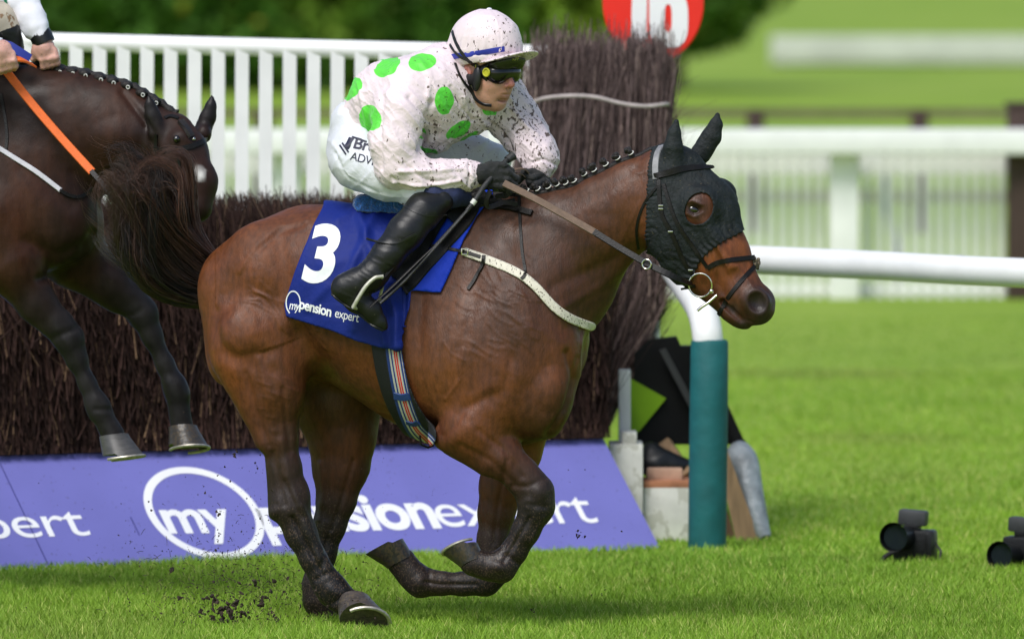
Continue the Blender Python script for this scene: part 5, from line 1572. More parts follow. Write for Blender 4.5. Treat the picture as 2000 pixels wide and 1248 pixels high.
# brush fence
def sticks(P0, P1, r, col, bend=None, nseg=3, seed=0):
    n = len(P0); g = np.random.default_rng(seed)
    t = np.linspace(0, 1, nseg + 1)[None, :, None]
    bnd = g.normal(0, .012, (n, 1, 3)) if bend is None else bend
    Q = P0[:, None] * (1 - t) + P1[:, None] * t + bnd * np.sin(t * math.pi)
    tg_ = P1 - P0; tg_ /= np.linalg.norm(tg_, axis=1, keepdims=True)
    A = np.cross(tg_, np.array([.2, 1, .05])); A /= np.linalg.norm(A, axis=1, keepdims=True); B = np.cross(tg_, A)
    R = r[:, None] * (1 - .55 * np.linspace(0, 1, nseg + 1)[None])
    V = np.stack([Q + (A[:, None] * math.cos(2.094 * k) + B[:, None] * math.sin(2.094 * k)) * R[:, :, None] for k in range(3)], 2)
    idx = np.arange(n * (nseg + 1) * 3).reshape(n, nseg + 1, 3)
    F = np.concatenate([np.stack([idx[:, :-1, k], idx[:, :-1, (k + 1) % 3], idx[:, 1:, (k + 1) % 3], idx[:, 1:, k]], -1).reshape(-1, 4) for k in range(3)])
    c = np.repeat(col[:, None, :], (nseg + 1) * 3, 1).reshape(-1, 3)
    return V.reshape(-1, 3), F, c
U_ = np.array(uv); NV = np.array(nv)
def twigcols(g, n, a=(.030, .017, .014), b=(.085, .050, .042), c=(.22, .15, .10)):
    t = g.random(n)[:, None] ** 1.5; q = np.array(a) * (1 - t) + np.array(b) * t
    return np.where((g.random(n) < .05)[:, None], np.array(c), q)
base_line = np.array(A1) - NV * (SB - .04)
fence = empty("brush_fence", tuple(base_line), "long dark birch brush fence running across behind the two horses", "fence")
HT = 1.46
g = np.random.default_rng(21); n = 36000
u = g.uniform(-Lb - EXT, .02, n); lay = g.random(n) ** 2.0
p0 = base_line + U_ * u[:, None] + np.outer(-lay * .55, NV); p0[:, 2] = np.maximum(g.choice([.35, .45, .6, .75, .9], n) * g.uniform(.75, 1.15, n), .44)
ln = g.uniform(.45, 1.0, n)
p1 = p0 + U_ * (g.normal(0.02, .13, n) * (1 + 1.2 * (g.random(n) < .12)))[:, None] + np.outer(-(.28 * ln + g.normal(0, .03, n)), NV) ; p1[:, 2] = np.minimum(p0[:, 2] + ln, HT + g.normal(-.03, .018, n) + .012 * np.sin(u * 3))
tc_ = twigcols(g, n, (.022, .0125, .0105), (.075, .040, .033), (.24, .15, .09)) * (.55 + 1.0 * vnoise(p0 * [1, 1, .5], 7, 90))[:, None]
Vt, Ft, ct = sticks(p0, p1, .0010 + .0034 * g.random(n) ** 2.2, tc_, seed=3) if True else sticks(p0, p1, g.uniform(.0012, .0034, n), twigcols(g, n, (.026, .0155, .0125), (.085, .047, .038), (.26, .17, .10)), seed=3)
mesh_np("birch_twigs", Vt, Ft, M['clump'], fence, True, cols=ct)
core = MB(); bl = Vector(base_line)
c0 = [bl + Vector(U_) * (-Lb - EXT) - nv * .06, bl + Vector(U_) * 0 - nv * .06]
prof = [(.04, .0), (.10, .30), (.36, 1.36), (.42, 1.38), (.9, 1.38), (1.1, 0)]
vs = []
for e in (-Lb - EXT, -.02):
    for (dn, z) in prof: vs.append(bl + uv * e - nv * dn + Vector((0, 0, z)))
k = len(prof); fs = [tuple(range(k)), tuple(range(2 * k - 1, k - 1, -1))] + [(i, (i + 1) % k, k + (i + 1) % k, k + i) for i in range(k)]
core.add(vs, fs); core.build("packed_birch", mat("packed_birch", (.022, .013, .011), .95, .5, 40, 1, 60, stretch=(1, 1, .2), bdist=.03), fence, False)

# tall wing of brush at the fence end
wing = empty("brush_wing", tuple(P(1150, 870, 6.0)), "tall pale-corded birch brush wing standing behind the horse's neck", "fence")
g = np.random.default_rng(33); n = 15000
yw0 = P(0, 0, 0); YW = 6.05
b0, b1 = P(1000, 872, YW), P(1190, 872, YW); t0, t1 = P(1048, 86, YW + .35), P(1306, 84, YW + .35)
a_ = g.random(n); dep = g.random(n) ** 1.6 * .5
lo_ = np.array(b0)[None] * (1 - a_[:, None]) + np.array(b1)[None] * a_[:, None]
hi_ = np.array(t0)[None] * (1 - a_[:, None]) + np.array(t1)[None] * a_[:, None]
WX = ([P(x, 500, YW).x for x in (1176, 1190, 1203, 1228, 1262, 1300, 1306, 1300, 1302, 1306, 1310)], [P(x, 500, YW).x for x in (950, 965, 985, 1015, 1035, 1052, 1056)])
def wing_pt(t):
    q = lo_ * (1 - t[:, None]) + hi_ * t[:, None]; tt = np.clip(t, 0, 1.2)
    xr = np.interp(tt, [0, .06, .12, .20, .26, .34, .42, .6, .8, 1, 1.2], WX[0]); xl_ = np.interp(tt, [0, .15, .3, .6, .8, 1, 1.2], WX[1])
    q[:, 0] = xl_ * (1 - a_) + xr * a_; q[:, 1] += dep; return q
ts = g.uniform(0, .82, n); te = np.minimum(ts + g.uniform(.15, .42, n), 1 + g.normal(-.012, .02, n))
p0 = wing_pt(ts); p1 = wing_pt(te); j = g.normal(0, .035, (n, 3)); p1 += j; 
zmax = 2.04 + .03 * np.sin(a_ * 5); 
Vt, Ft, ct = sticks(p0, p1, g.uniform(.0018, .0048, n), twigcols(g, n, (.066, .046, .042), (.22, .158, .148), (.36, .27, .23)), seed=5)
mesh_np("birch_twigs", Vt, Ft, M['clump'], wing, True, cols=ct)
# stray twigs
n2 = 260; a_ = g.random(n2); a_[:120] = .93 + .1 * g.random(120); dep = g.random(n2) * .4; lo_ = np.array(b0)[None] * (1 - a_[:, None]) + np.array(b1)[None] * a_[:, None]; hi_ = np.array(t0)[None] * (1 - a_[:, None]) + np.array(t1)[None] * a_[:, None]
ts = g.uniform(.3, .9, n2); p0 = wing_pt(ts); p1 = p0 + np.stack([g.normal(.05, .07, n2), g.normal(0, .05, n2), g.uniform(.04, .2, n2)], 1)
Vt, Ft, ct = sticks(p0, p1, g.uniform(.001, .002, n2), twigcols(g, n2, (.10, .07, .06), (.2, .15, .13)), seed=6)
mesh_np("stray_twigs", Vt, Ft, M['clump'], wing, True, cols=ct)
a_ = np.linspace(0, 1, 12); dep = np.zeros(12) + .2; lo_ = np.array(b0)[None] * (1 - a_[:, None]) + np.array(b1)[None] * a_[:, None]; hi_ = np.array(t0)[None] * (1 - a_[:, None]) + np.array(t1)[None] * a_[:, None]
rows = [wing_pt(np.full(12, t)) for t in np.linspace(0, .965, 14)]
cm = MB(); vs = [tuple(p) for r in rows for p in r]; vs += [(x, y + .35, z) for x, y, z in vs]; K = 12; nR = 14; o_ = K * nR
fs = []
for i in range(nR - 1):
    for k in range(K - 1):
        a = i * K + k; fs.append((a, a + 1, a + K + 1, a + K)); fs.append((o_ + a + 1, o_ + a, o_ + a + K, o_ + a + K + 1))
for i in range(nR - 1):
    fs.append((i * K, (i + 1) * K, o_ + (i + 1) * K, o_ + i * K)); fs.append(((i + 1) * K + K - 1, i * K + K - 1, o_ + i * K + K - 1, o_ + (i + 1) * K + K - 1))
for k in range(K - 1): fs.append(((nR - 1) * K + k, (nR - 1) * K + k + 1, o_ + (nR - 1) * K + k + 1, o_ + (nR - 1) * K + k))
cm.add(vs, fs); cm.build("packed_birch", mat("packed_wing", (.05, .032, .03), .95, .5, 30, 1, 50, stretch=(1, 1, .15), bdist=.03), wing)
wm = MB(); wm.tube(line3([P(1032, 205, YW + .1), P(1062, 193, YW + .02), P(1110, 188, YW - .02), P(1160, 190, YW - .03), P(1215, 203, YW - .03), P(1262, 208, YW - .02), P(1300, 204, YW + .04), P(1304, 205, YW + .3)]), .0085, 8)
wm.build("binding_cord", M['wire'], wing)

# white wing rail with pickets
wr = empty("wing_rail", tuple(G(560, 1000)), "white picket wing rail rising behind the brush fence", "fence")
R0_, R1_ = P(-60, 78, 7.6), P(1075, 108, 6.9)
rb = MB(); rb.tube([R0_, R0_.lerp(R1_, .5), R1_], [.040, .040, .042], 14); rb.tube([R0_ - Vector((0, 0, 1.3)), R1_ - Vector((0, 0, 1.3))], .03, 8)
rb.build("top_rail", M['white_paint'], wr)
for i in range(24):
    t = (i + .55) / 24.4; a = R0_.lerp(R1_, t)
    pk_ = MB(); w = .058
    bot = Vector((a.x - .01, a.y, .0)); vs = []
    for z_, q_ in ((a.z - .015, a), (0.02, bot)):
        for dx, dy in ((-w / 2, -.016), (w / 2, -.016), (w / 2, .016), (-w / 2, .016)): vs.append((q_.x + dx, q_.y + dy - .02, z_))
    pk_.add(vs, [(0, 1, 5, 4), (1, 2, 6, 5), (2, 3, 7, 6), (3, 0, 4, 7), (0, 3, 2, 1), (4, 5, 6, 7)])
    pk_.build("picket", M['white_paint'], wr, False)

# number disc
dc = P(1276, 6, 6.9); SD = 6.9
sg = empty("number_sign", (dc.x, dc.y + .05, 0), "red round sign with white fence number 16 above the brush wing", "sign")
kk = (SD + CY0) / FPX
dk = MB(); rad = 100 * kk; vs = []; K = 64
for y_, r in ((-.012, rad), (-.016, rad * .97), (.012, rad)):
    for k in range(K): vs.append((dc.x + math.cos(2 * math.pi * k / K) * r * .99, dc.y + y_, dc.z + math.sin(2 * math.pi * k / K) * r * 1.17))
fs = [tuple(K + k for k in range(K))] + [(k, (k + 1) % K, K + (k + 1) % K, K + k) for k in range(K)] + [(k, 2 * K + k, 2 * K + (k + 1) % K, (k + 1) % K) for k in range(K)] + [tuple(2 * K + k for k in range(K))[::-1]]
dk.add(vs, fs); dk.build("disc", M['red'], sg, False)
def glyph(s_, pxl, pxr, pyb, pyt, bold):
    bm = text_polys(s_, 1, bold); xs = [v.co.x for v in bm.verts]; ys = [v.co.y for v in bm.verts]; a, b, c, d = min(xs), max(xs), min(ys), max(ys)
    V = [P(pxl + (v.co.x - a) / (b - a) * (pxr - pxl), pyb + (v.co.y - c) / (d - c) * (pyt - pyb), SD - .019) for v in bm.verts]
    F = [tuple(v.index for v in f.verts) for f in bm.faces]; bm.free(); mesh_np("numeral", np.array([tuple(v) for v in V]), F, M['sign_white'], sg, False)
def bars(name, polys):
    m = MB()
    for pl in polys:
        vs = [P(x, y, SD - .019) for x, y in pl]; m.add(vs, [tuple(range(len(pl)))])
    m.build(name, M['sign_white'], sg, False)
bars("numeral", [[(1232, 82), (1236, -60), (1216, -45), (1214, -72), (1244, -95), (1266, -95), (1262, 84)]])
def sixpts(cx, cy, rx, ry, n=28, pw=3.0):
    o = []
    for k in range(n):
        t = 2 * math.pi * k / n; c, s_ = math.cos(t), math.sin(t)
        o.append((cx + rx * math.copysign(abs(c) ** (2 / pw), c), cy + ry * math.copysign(abs(s_) ** (2 / pw), s_)))
    return o
outer = sixpts(1306, 38, 38, 56); inner = sixpts(1305, 36, 7, 27)
m6 = MB(); vs = [P(x, y, SD - .019) for x, y in outer + inner]; n6 = 28; m6.add(vs, [(k, (k + 1) % n6, n6 + (k + 1) % n6, n6 + k) for k in range(n6)])
st6 = [(1268, 38), (1268, -50), (1280, -84), (1306, -96), (1334, -84), (1342, -52), (1316, -52), (1306, -68), (1298, -52), (1298, 30)]
m6.add([P(x, y, SD - .0192) for x, y in st6], [tuple(range(len(st6)))])
m6.build("numeral", M['sign_white'], sg, False)
po = MB(); po.tube([(dc.x, dc.y + .045, 0), (dc.x, dc.y + .045, dc.z)], .03, 10); po.build("post", M['white_paint'], sg)

# running rail with padded post
YP = G(1383, 1074).y
rr = empty("running_rail", tuple(G(1383, 1064)), "white tubular running rail bending down to a teal padded post", "rail")
a = P(2500, 566, G(1383, 1064).y - 1.9)
z116 = 1.155
def railpt(px, D): return Vector(((px - 1000) / FPX * D, D - CY0, z116))
pts = [railpt(2900, 42.6), railpt(2000, 44.35), railpt(1700, 45.3), railpt(1460, 46.0), railpt(1330, 46.35)]
rl = MB(); rl.tube(line3(pts, 6), .060, 20)
rl.tube(line3([railpt(1345, 46.3), P(1318, 520, YP + .75), P(1340, 556, YP + .4), P(1370, 605, YP + .1), P(1381, 650, YP), P(1383, 690, YP)], 8), .0625, 20)
rl.build("rail_tube", M['white_paint'], rr)
jn = MB(); jp = railpt(1876, 44.75); dj = (railpt(2000, 44.35) - railpt(1700, 45.3)).normalized(); jn.tube([jp - dj * .004, jp + dj * .004], .0615, 20); jn.build("joint_ring", mat("joint_grey", (.5, .5, .5), .5), rr)
pdm = MB(); pb, pt = P(1381, 1078, YP), P(1386, 663, YP)
pdm.tube([pb, pb.lerp(pt, .02), pb.lerp(pt, .35), pb.lerp(pt, .7), pb.lerp(pt, .985), pt], [.074, .078, .079, .0785, .077, .070], 24)
pdm.build("post_padding", M['teal'], rr)

# far rails
YF = G(1500, 582).y
fr = empty("far_rail", tuple(G(1500, 582)), "far white picket rail stretching right across the course", "fence")
zf = P(1500, 250, YF).z
fb = MB(); fb.box((0, YF - .34, zf - .085), (40, .16, .17), bev=.03); fb.box((0, YF + .05, zf - .25), (40, .06, .12)); fb.box((0, YF + .03, .06), (40, .05, .05)); fb.build("top_rail", M['white_paint'], fr)
ppm = FPX / (YF + CY0)
for i in range(100):
    x = (-170 + i * 23.6 - 1000) / ppm
    pm_ = MB(); pm_.box((x, YF, (zf - .1) / 2), (.046, .03, zf - .1)); pm_.build("picket", M['white_paint'], fr, False)
ex = MB()
for i in list(range(-150, 0)) + list(range(100, 250)): ex.box(((-170 + i * 23.6 - 1000) / ppm, YF, (zf - .1) / 2), (.046, .03, zf - .1))
exo = ex.build("picket_row", M['white_paint'], fr, False); exo["kind"] = "stuff"
for px_, lean in ((1648, 0), (560, 0)):
    pm_ = MB(); x = (px_ - 1000) / ppm; pm_.box((x, YF - .16, zf / 2 - .06), (.20, .12, zf - .12), bev=.01); pm_.build("post", M['white_paint'], fr)
pm_ = MB(); pm_.ribbon([P(1715, 300, YF + .1), P(1765, 575, YF + .6)], [Vector((0, -1, 0))] * 2, .035, .04); pm_.build("brace", M['white_paint'], fr)

bp2 = empty("timber_post", tuple(G(1990, 585)), "dark brown timber post at the right edge behind the far white rail", "post")
pm_ = MB(); yb = YF - .15; b_ = P(1994, 608, yb); t_2 = P(1994, 208, yb); pm_.box((b_.x, yb, (t_2.z) / 2), (.19, .19, t_2.z), bev=.015); pm_.build("shaft", M['brown_post'], bp2)
cap = MB(); cap.box((b_.x, yb, t_2.z + .012), (.22, .22, .03), bev=.008); cap.build("cap", M['brown_post'], bp2)

YB = 48.0
bf = empty("timber_fence", (0, YB, 0), "low brown post and rail fence across the course beyond the far white rail", "fence")
kb = (YB + CY0) / FPX; zt = P(1500, 214, YB).z; fbm = MB()
fbm.box((0, YB, zt - .03), (60, .04, .07)); fbm.box((0, YB, zt - .35), (60, .04, .09)); fbm.box((0, YB, zt - .7), (60, .04, .09)); fbm.build("rail", mat("rail_brown", (.13, .12, .06), .85, .2, 6), bf)
for i in range(-22, 20):
    x = (1475 + 320 * i - 1000) * kb; q_ = MB(); q_.box((x, YB - .08, zt / 2), (.14, .12, zt), bev=.01); q_.build("post", M['brown_post'], bf)
# pale rail further off
YR = G(1700, 130).y
pr_ = empty("pale_rail", (8, YR, 0), "wide pale rail far off across the green track", "rail")
zr0, zr1 = P(1700, 124, YR).z, P(1700, 76, YR).z
q_ = MB(); kx = (YR + CY0) / FPX; xl = (1505 - 1000) * kx; q_.box((xl + 15, YR, (zr0 + zr1) / 2 + .02), (30, .08, .44), bev=.04); q_.box((xl + 15, YR + .1, .15), (30, .05, .28)); q_.build("rail_board", mat("pale_rail_paint", (.50, .52, .45), .6, .1, 2), pr_)
for i in range(12):
    q_ = MB(); q_.box((xl + .3 + i * 2.6, YR + .08, .2), (.1, .07, .5), bev=.01); q_.build("post", M['white_paint'], pr_)

# hedges in the distance: clipped volume of leaf clumps
M['leaf'] = mat("hedge_leaf", (0, 0, 0), .65, .2, 3, attr=True, spec=.2)
def hedge(name, x0, x1, y0, dep, hgt, n, seed, label, cat, leaf=.12, c0=(.05, .13, .012), c1=(.19, .29, .025), trunk=True):
    root = empty(name, ((x0 + x1) / 2, y0 + dep / 2, 0), label, cat)
    g = np.random.default_rng(seed)
    d = g.normal(0, 1, (n, 3)); d /= np.linalg.norm(d, axis=1, keepdims=True)
    e = (np.abs(d) ** 5).sum(1) ** (1 / 5); d = d / e[:, None]
    r = g.random(n) ** .28
    hw = (x1 - x0) / 2
    C = np.array(((x0 + x1) / 2, y0 + dep / 2, hgt / 2)); Pn = C + d * r[:, None] * np.array((hw, dep / 2, hgt / 2))
    nb = vnoise(Pn, .45, 81) * .6 + vnoise(Pn, 1.2, 82) * .4
    Pn = C + (Pn - C) * (.86 + .26 * nb)[:, None]; Pn[:, 2] = np.abs(Pn[:, 2])
    A = g.normal(0, 1, (n, 3)); A /= np.linalg.norm(A, axis=1, keepdims=True); B = np.cross(A, g.normal(0, 1, (n, 3))); B /= np.linalg.norm(B, axis=1, keepdims=True)
    s_ = leaf * g.uniform(.6, 1.5, n)[:, None]
    V = np.stack([Pn - A * s_, Pn + B * s_ * .55, Pn + A * s_, Pn - B * s_ * .55], 1).reshape(-1, 3)
    F = np.arange(n * 4).reshape(n, 4)
    t = np.clip((vnoise(Pn, .55, 83) - .35) * 2.2 + g.normal(0, .18, n), 0, 1)[:, None]
    col = np.array(c0) * (1 - t) + np.array(c1) * t; yl_ = (g.random(n) < .03)[:, None]; col = np.where(yl_, np.array((.20, .22, .02)), col)
    mesh_np("foliage", V, F, M['leaf'], root, False, cols=np.repeat(col, 4, 0))
    # stems
    sm = MB()
    ns = max(3, int((x1 - x0) / 2.5))
    for i in range(ns):
        x = x0 + (x1 - x0) * (i + .5) / ns; yy = y0 + dep * .5
        for k in range(5):
            sm.tube([(x, yy, 0), (x + g.normal(0, .3), yy + g.normal(0, .2), hgt * .45), (x + g.normal(0, .8), yy + g.normal(0, .5), hgt * .9)], [.07, .04, .012], 6)
    sm.build("stems", M['brown_post'], root)
    return root
YH = 112.0; kh = (YH + CY0) / FPX
hedge("boundary_hedge", (-2200 - 1000) * kh, (1520 - 1000) * kh, YH, 4.0, 4.6, 110000, 5, "big clipped dark green hedge across the background, ending right of the number sign", "hedge")

# ------------------------------------------------------------------ clutter at the end of the fence
blk = empty("concrete_block", tuple(G(1222, 1050)), "stained white block with a narrow upstand, at the right end of the advertising board", "block")
yk = YP + .55
def boxpx(x0, y0, x1, y1, y, dep, bev=.008):
    a = P(x0, y1, y); b = P(x1, y0, y); m = MB(); m.box(((a.x + b.x) / 2, y + dep / 2, (a.z + b.z) / 2), (b.x - a.x, dep, b.z - a.z), bev=bev); return m
def ground_y(px, py): return G(px, py).y
m = boxpx(1190, 868, 1256, 1062, yk, .35); m.build("block", M['concrete'], blk)
m = boxpx(1214, 844, 1244, 868, yk + .05, .2); m.build("cap", M['concrete'], blk)
tp_ = empty("white_post", tuple(P(1218, 1055, yk + .3)), "slim white post rising behind the white block beside the brush wing", "post")
boxpx(1208, 722, 1232, 1056, yk + .42, .08).build("shaft", M['white_paint'], tp_)
wb_ = empty("white_box", tuple(P(1300, 1055, yk)), "low white box with brick red lid between the block and the teal post", "box")
boxpx(1256, 950, 1352, 1058, yk + .05, .4).build("body", M['concrete'], wb_)
b1_ = MB(); b1_.box(P(1302, 942, yk + .22), (.20, .34, .032), bev=.006); b1_.build("lid", M['brick'], wb_)
b2_ = empty("brick", tuple(P(1295, 930, yk + .2)), "pale terracotta brick lying on the white box", "brick"); m = MB(); m.box(P(1298, 925, yk + .18), (.15, .10, .05), bev=.01); m.build("brick_body", mat("pale_brick", (.42, .26, .18), .85, .2, 14, .5, 50), b2_)
bag = empty("black_sack", tuple(P(1300, 915, yk + .3)), "crumpled black sack behind the terracotta brick", "bag")
Fg = Field(np.array(P(1290, 900, yk + .38)) - .2, np.array(P(1290, 900, yk + .38)) + .2, .012, [ell(P(1285, 905, yk + .38), (.09, .08, .06)), ell(P(1320, 912, yk + .4), (.07, .07, .05)), ell(P(1270, 885, yk + .4), (.05, .06, .05))])
Vq, Qq = Fg.mesh(); n_ = vnormals(Vq, Qq); Vq = Vq + n_ * (.02 * (vnoise(Vq, 18, 9) - .5))[:, None]; mesh_np("sack_body", Vq, Qq, M['rubber_black'], bag)
def slab(name, pts, y, dep, m, parent):
    mb = MB(); f_ = [P(x, yy, y) for x, yy in pts]; b_ = [Vector((v.x, v.y + dep, v.z)) for v in f_]; k = len(pts)
    mb.add(f_ + b_, [tuple(range(k)), tuple(range(2 * k - 1, k - 1, -1))] + [(i, k + i, k + (i + 1) % k, (i + 1) % k) for i in range(k)])
    return mb.build(name, m, parent, False)
bx = empty("black_marker_board", tuple(P(1330, 1055, yk + .8)), "black wedge marker board with a lime green triangle, behind the teal post", "board")
slab("panel", [(1232, 868), (1240, 690), (1268, 664), (1322, 658), (1330, 676), (1352, 676), (1405, 760), (1452, 868)], yk + .62, .12, M['black_panel'], bx)
slab("green_triangle", [(1229, 738), (1301, 778), (1245, 846), (1227, 838)], yk + .60, .016, M['lime'], bx)
slab("strut", [(1288, 684), (1300, 680), (1400, 868), (1384, 868)], yk + .55, .03, mat("strut_grey", (.035, .035, .037), .5), bx)
slab("strut", [(1362, 690), (1376, 690), (1456, 866), (1440, 872)], yk + .50, .05, M['black_panel'], bx)
slab("leg", [(1440, 860), (1456, 860), (1506, 1052), (1492, 1056)], yk + .45, .05, M['black_panel'], bx)
slab("leg", [(1262, 868), (1280, 868), (1280, 1050), (1262, 1050)], yk + .68, .04, M['black_panel'], bx)
pl_ = empty("timber_plank", tuple(P(1450, 1055, yk)), "weathered timber plank leaning behind the teal post", "plank")
slab("plank_body", [(1398, 878), (1418, 872), (1486, 1060), (1440, 1064)], yk + .10, .04, M['wood'], pl_)
pl2 = empty("timber_plank", tuple(P(1420, 1055, yk)), "short dark timber plank leaning beneath the weathered plank", "plank")
slab("plank_body", [(1392, 960), (1406, 950), (1440, 1062), (1404, 1064)], yk + .2, .04, mat("dark_timber", (.12, .07, .035), .8, .3, 9, stretch=(6, 6, .6)), pl2)
pl3 = empty("timber_plank", tuple(P(1330, 880, yk)), "pale timber offcut lying on the white box behind the sack", "plank")
m = MB(); m.ribbon([P(1300, 868, yk + .5), P(1345, 932, yk + .35)], [Vector((0, -1, 0))] * 2, .03, .03); m.build("plank_body", M['wood'], pl3)
gt = empty("rolled_tarpaulin", tuple(P(1500, 1055, yk)), "grey rolled tarpaulin leaning behind the planks", "tarpaulin")
m = MB(); m.tube(line3([P(1436, 882, yk + .3), P(1452, 900, yk + .25), P(1468, 970, yk + .18), P(1486, 1030, yk + .12), P(1497, 1052, yk + .1)], 6), [.035, .052, .056, .058, .058, .06, .06, .06, .06, .058, .056, .054, .052, .05, .048, .045, .042, .040, .036, .034, .032, .03, .028, .024, .02], 18)
m.build("roll", M['grey_tube'], gt)
m = MB(); m.ball(P(1497, 1054, yk + .08), (.026, .03, .02)); m.build("end_cap", M['black_panel'], gt)

# remote cameras on the grass
def photo_camera(px, py, yaw, label, s_=1.0, lensup=.03):
    g0 = G(px, py); root = empty("remote_camera", tuple(g0), label, "camera", "remote cameras standing on the grass")
    Rm = Matrix.Rotation(yaw, 3, 'Z')
    def X_(x, y, z): return g0 + Rm @ (Vector((x, y, z)) * s_)
    b = MB(); b.box(X_(.02, 0, .080), (.17 * s_, .09 * s_, .13 * s_), Rm, .016); b.box(X_(.085, -.03, .085), (.03 * s_, .06 * s_, .10 * s_), Rm, .012); b.box(X_(.01, .005, .155), (.06 * s_, .06 * s_, .035 * s_), Rm, .01)
    b.build("body", M['cam_grey'], root)
    l = MB(); l.tube([X_(-.015, -.03, .085 + lensup), X_(-.022, -.07, .087 + lensup), X_(-.03, -.12, .09 + lensup), X_(-.036, -.16, .092 + lensup)], [.048 * s_, .05 * s_, .052 * s_, .060 * s_], 20, cap=False)
    ln = l.build("lens", M['cam_grey'], root)
    gl_ = MB(); gl_.tube([X_(-.03, -.128, .090 + lensup), X_(-.03, -.133, .090 + lensup)], .050 * s_, 20); gl_.build("front_element", M['lens_glass'], ln)
    t = MB(); t.box(X_(.01, .01, .192), (.115 * s_, .07 * s_, .062 * s_), Rm @ Matrix.Rotation(.08, 3, 'Y'), .012); t.tube([X_(0, .01, .17), X_(0, .01, .19)], .012, 8); t.build("transmitter", mat("grey_box", (.03, .032, .034), .5, .2), root)
    st_ = MB(); st_.tube([X_(.09, 0, .11), X_(.13, -.02, .06), X_(.12, -.04, .0)], .005, 6); st_.tube([X_(-.06, 0, .06), X_(-.10, -.02, .035), X_(-.115, -.03, .01)], .010, 8); st_.build_each("strap", M['cam_grey'], root)
    q = MB(); q.box(X_(.035, -.035, .13), (.028, .01, .016), Rm, .003); q.build("silver_label", M['metal'], root)
    f_ = MB(); f_.box(X_(.02, -.01, .015), (.10 * s_, .09 * s_, .03 * s_), Rm, .006); f_.build("base_plate", M['cam_grey'], root)
photo_camera(1778, 1104, math.radians(-14), "remote camera on the grass with a box transmitter on top, left one of the two")
photo_camera(1992, 1114, math.radians(-22), "remote camera lying low on the grass, cut off by the right edge of the photo", .95, -.02)

# flying turf and mud
g = np.random.default_rng(55); vs_all = []; fs_all = []
m = MB(); rr_ = random.Random(8)
def clod(c, r):
    v0 = len(m.v); n = 7
    pts = [Vector((rr_.gauss(0, 1), rr_.gauss(0, 1), rr_.gauss(0, 1))).normalized() * rr_.uniform(.5, 1.3) for _ in range(8)]
    bm = bmesh.new(); 
    for p in pts: bm.verts.new(p * r)
    bmesh.ops.convex_hull(bm, input=bm.verts); bm.verts.index_update()
    used = [v for v in bm.verts if v.link_faces]; mp_ = {v.index: i for i, v in enumerate(used)}
    m.add([v.co + c for v in used], [tuple(mp_[v.index] for v in f.verts) for f in bm.faces]); bm.free()
for (cx, cy, sx, sy, cnt, r0, r1) in ((455, 1180, 60, 36, 150, .002, .013), (450, 1120, 90, 65, 420, .0008, .0045), (560, 1150, 70, 55, 300, .0008, .006), (470, 1190, 110, 30, 260, .0008, .005), (480, 960, 70, 70, 120, .0008, .006), (560, 1130, 120, 60, 160, .001, .007), (350, 1120, 120, 60, 90, .001, .005), (440, 1005, 40, 30, 16, .002, .008),
                                      (740, 960, 130, 70, 260, .0005, .0018), (600, 980, 80, 90, 200, .0005, .0018), (640, 1180, 160, 40, 110, .0008, .004), (300, 1180, 150, 50, 40, .001, .005), (870, 1150, 120, 60, 70, .0006, .003), (180, 1020, 160, 100, 50, .0008, .003), (1100, 1030, 70, 70, 16, .001, .004), (1185, 1170, 20, 20, 5, .003, .007), (1130, 1045, 6, 8, 4, .003, .008), (590, 900, 60, 60, 60, .0006, .002)):
    for _ in range(cnt):
        clod(P(rr_.gauss(cx, sx), rr_.gauss(cy, sy), rr_.uniform(-.35, .5)), r0 + (r1 - r0) * rr_.random() ** 2.5)
for (cx, cy, r) in ((440, 1200, .03), (455, 1190, .03), (425, 1205, .022), (535, 1200, .02), (470, 1205, .022), (308, 1220, .018), (505, 1180, .02), (415, 1170, .02), (458, 885, .012), (425, 1003, .012), (395, 1198, .016), (1131, 1047, .010), (1040, 1190, .008), (512, 1222, .018), (872, 1230, .015)):
    for _ in range(7): clod(P(cx, cy, .0) + Vector((rr_.gauss(0, .6), rr_.gauss(0, .6), rr_.gauss(0, .6))) * r, r * rr_.uniform(.3, .7))
for _ in range(520):
    c = P(rr_.gauss(480, 120), rr_.gauss(1150, 60), rr_.uniform(-.3, .5)); d = Vector((rr_.gauss(0, 1), rr_.gauss(0, 1), rr_.gauss(0, 1))).normalized() * rr_.uniform(.008, .03)
    m.ribbon([c, c + d * .5 + Vector((0, 0, .003)), c + d], [Vector((0, -1, 0))] * 3, .0009, .0008)
mo = m.build("flying_turf", M['soil'], None, False); tagit(mo, kind="stuff")

# ------------------------------------------------------------------ the following horse (left)
H2C = (.036, .017, .012); B2 = (.019, .009, .0065); B2R = (.052, .019, .009); BK2 = (.012, .0105, .011)
Y2 = 1.15
ya = Y2 + .12
def y2(px): return Y2 + .25 - (px + 100) / S * .30
H2 = [torso_prim([(-800, 250, 520, .20, 0), (-700, 190, 560, .27, 0), (-560, 150, 560, .29, 0), (-400, 140, 560, .30, .05), (-250, 140, 560, .30, .15), (-120, 135, 555, .29, .25), (-20, 130, 545, .26, .35), (60, 165, 540, .22, .3), (120, 240, 530, .18, .15), (168, 320, 500, .12, 0), (186, 370, 470, .07, 0)], .06, B2, y2)]
H2 += chain([(20, 290, y2(20), 160, B2), (90, 270, y2(90), 134, B2), (160, 262, y2(160), 112, B2), (228, 262, y2(228), 92, B2R), (285, 268, y2(285), 72, B2)], .62, .10, B2, ki=.07)
H2 += [ell(P(120, 430, y2(120) - .08), (.12, .10, .16), rot2(10), .06, B2), ell(P(30, 400, y2(30) - .12), (.20, .13, .26), rot2(-20), .07, B2R),
       ell(P(150, 440, y2(150) + .08), (.10, .10, .13), None, .05, B2R)]
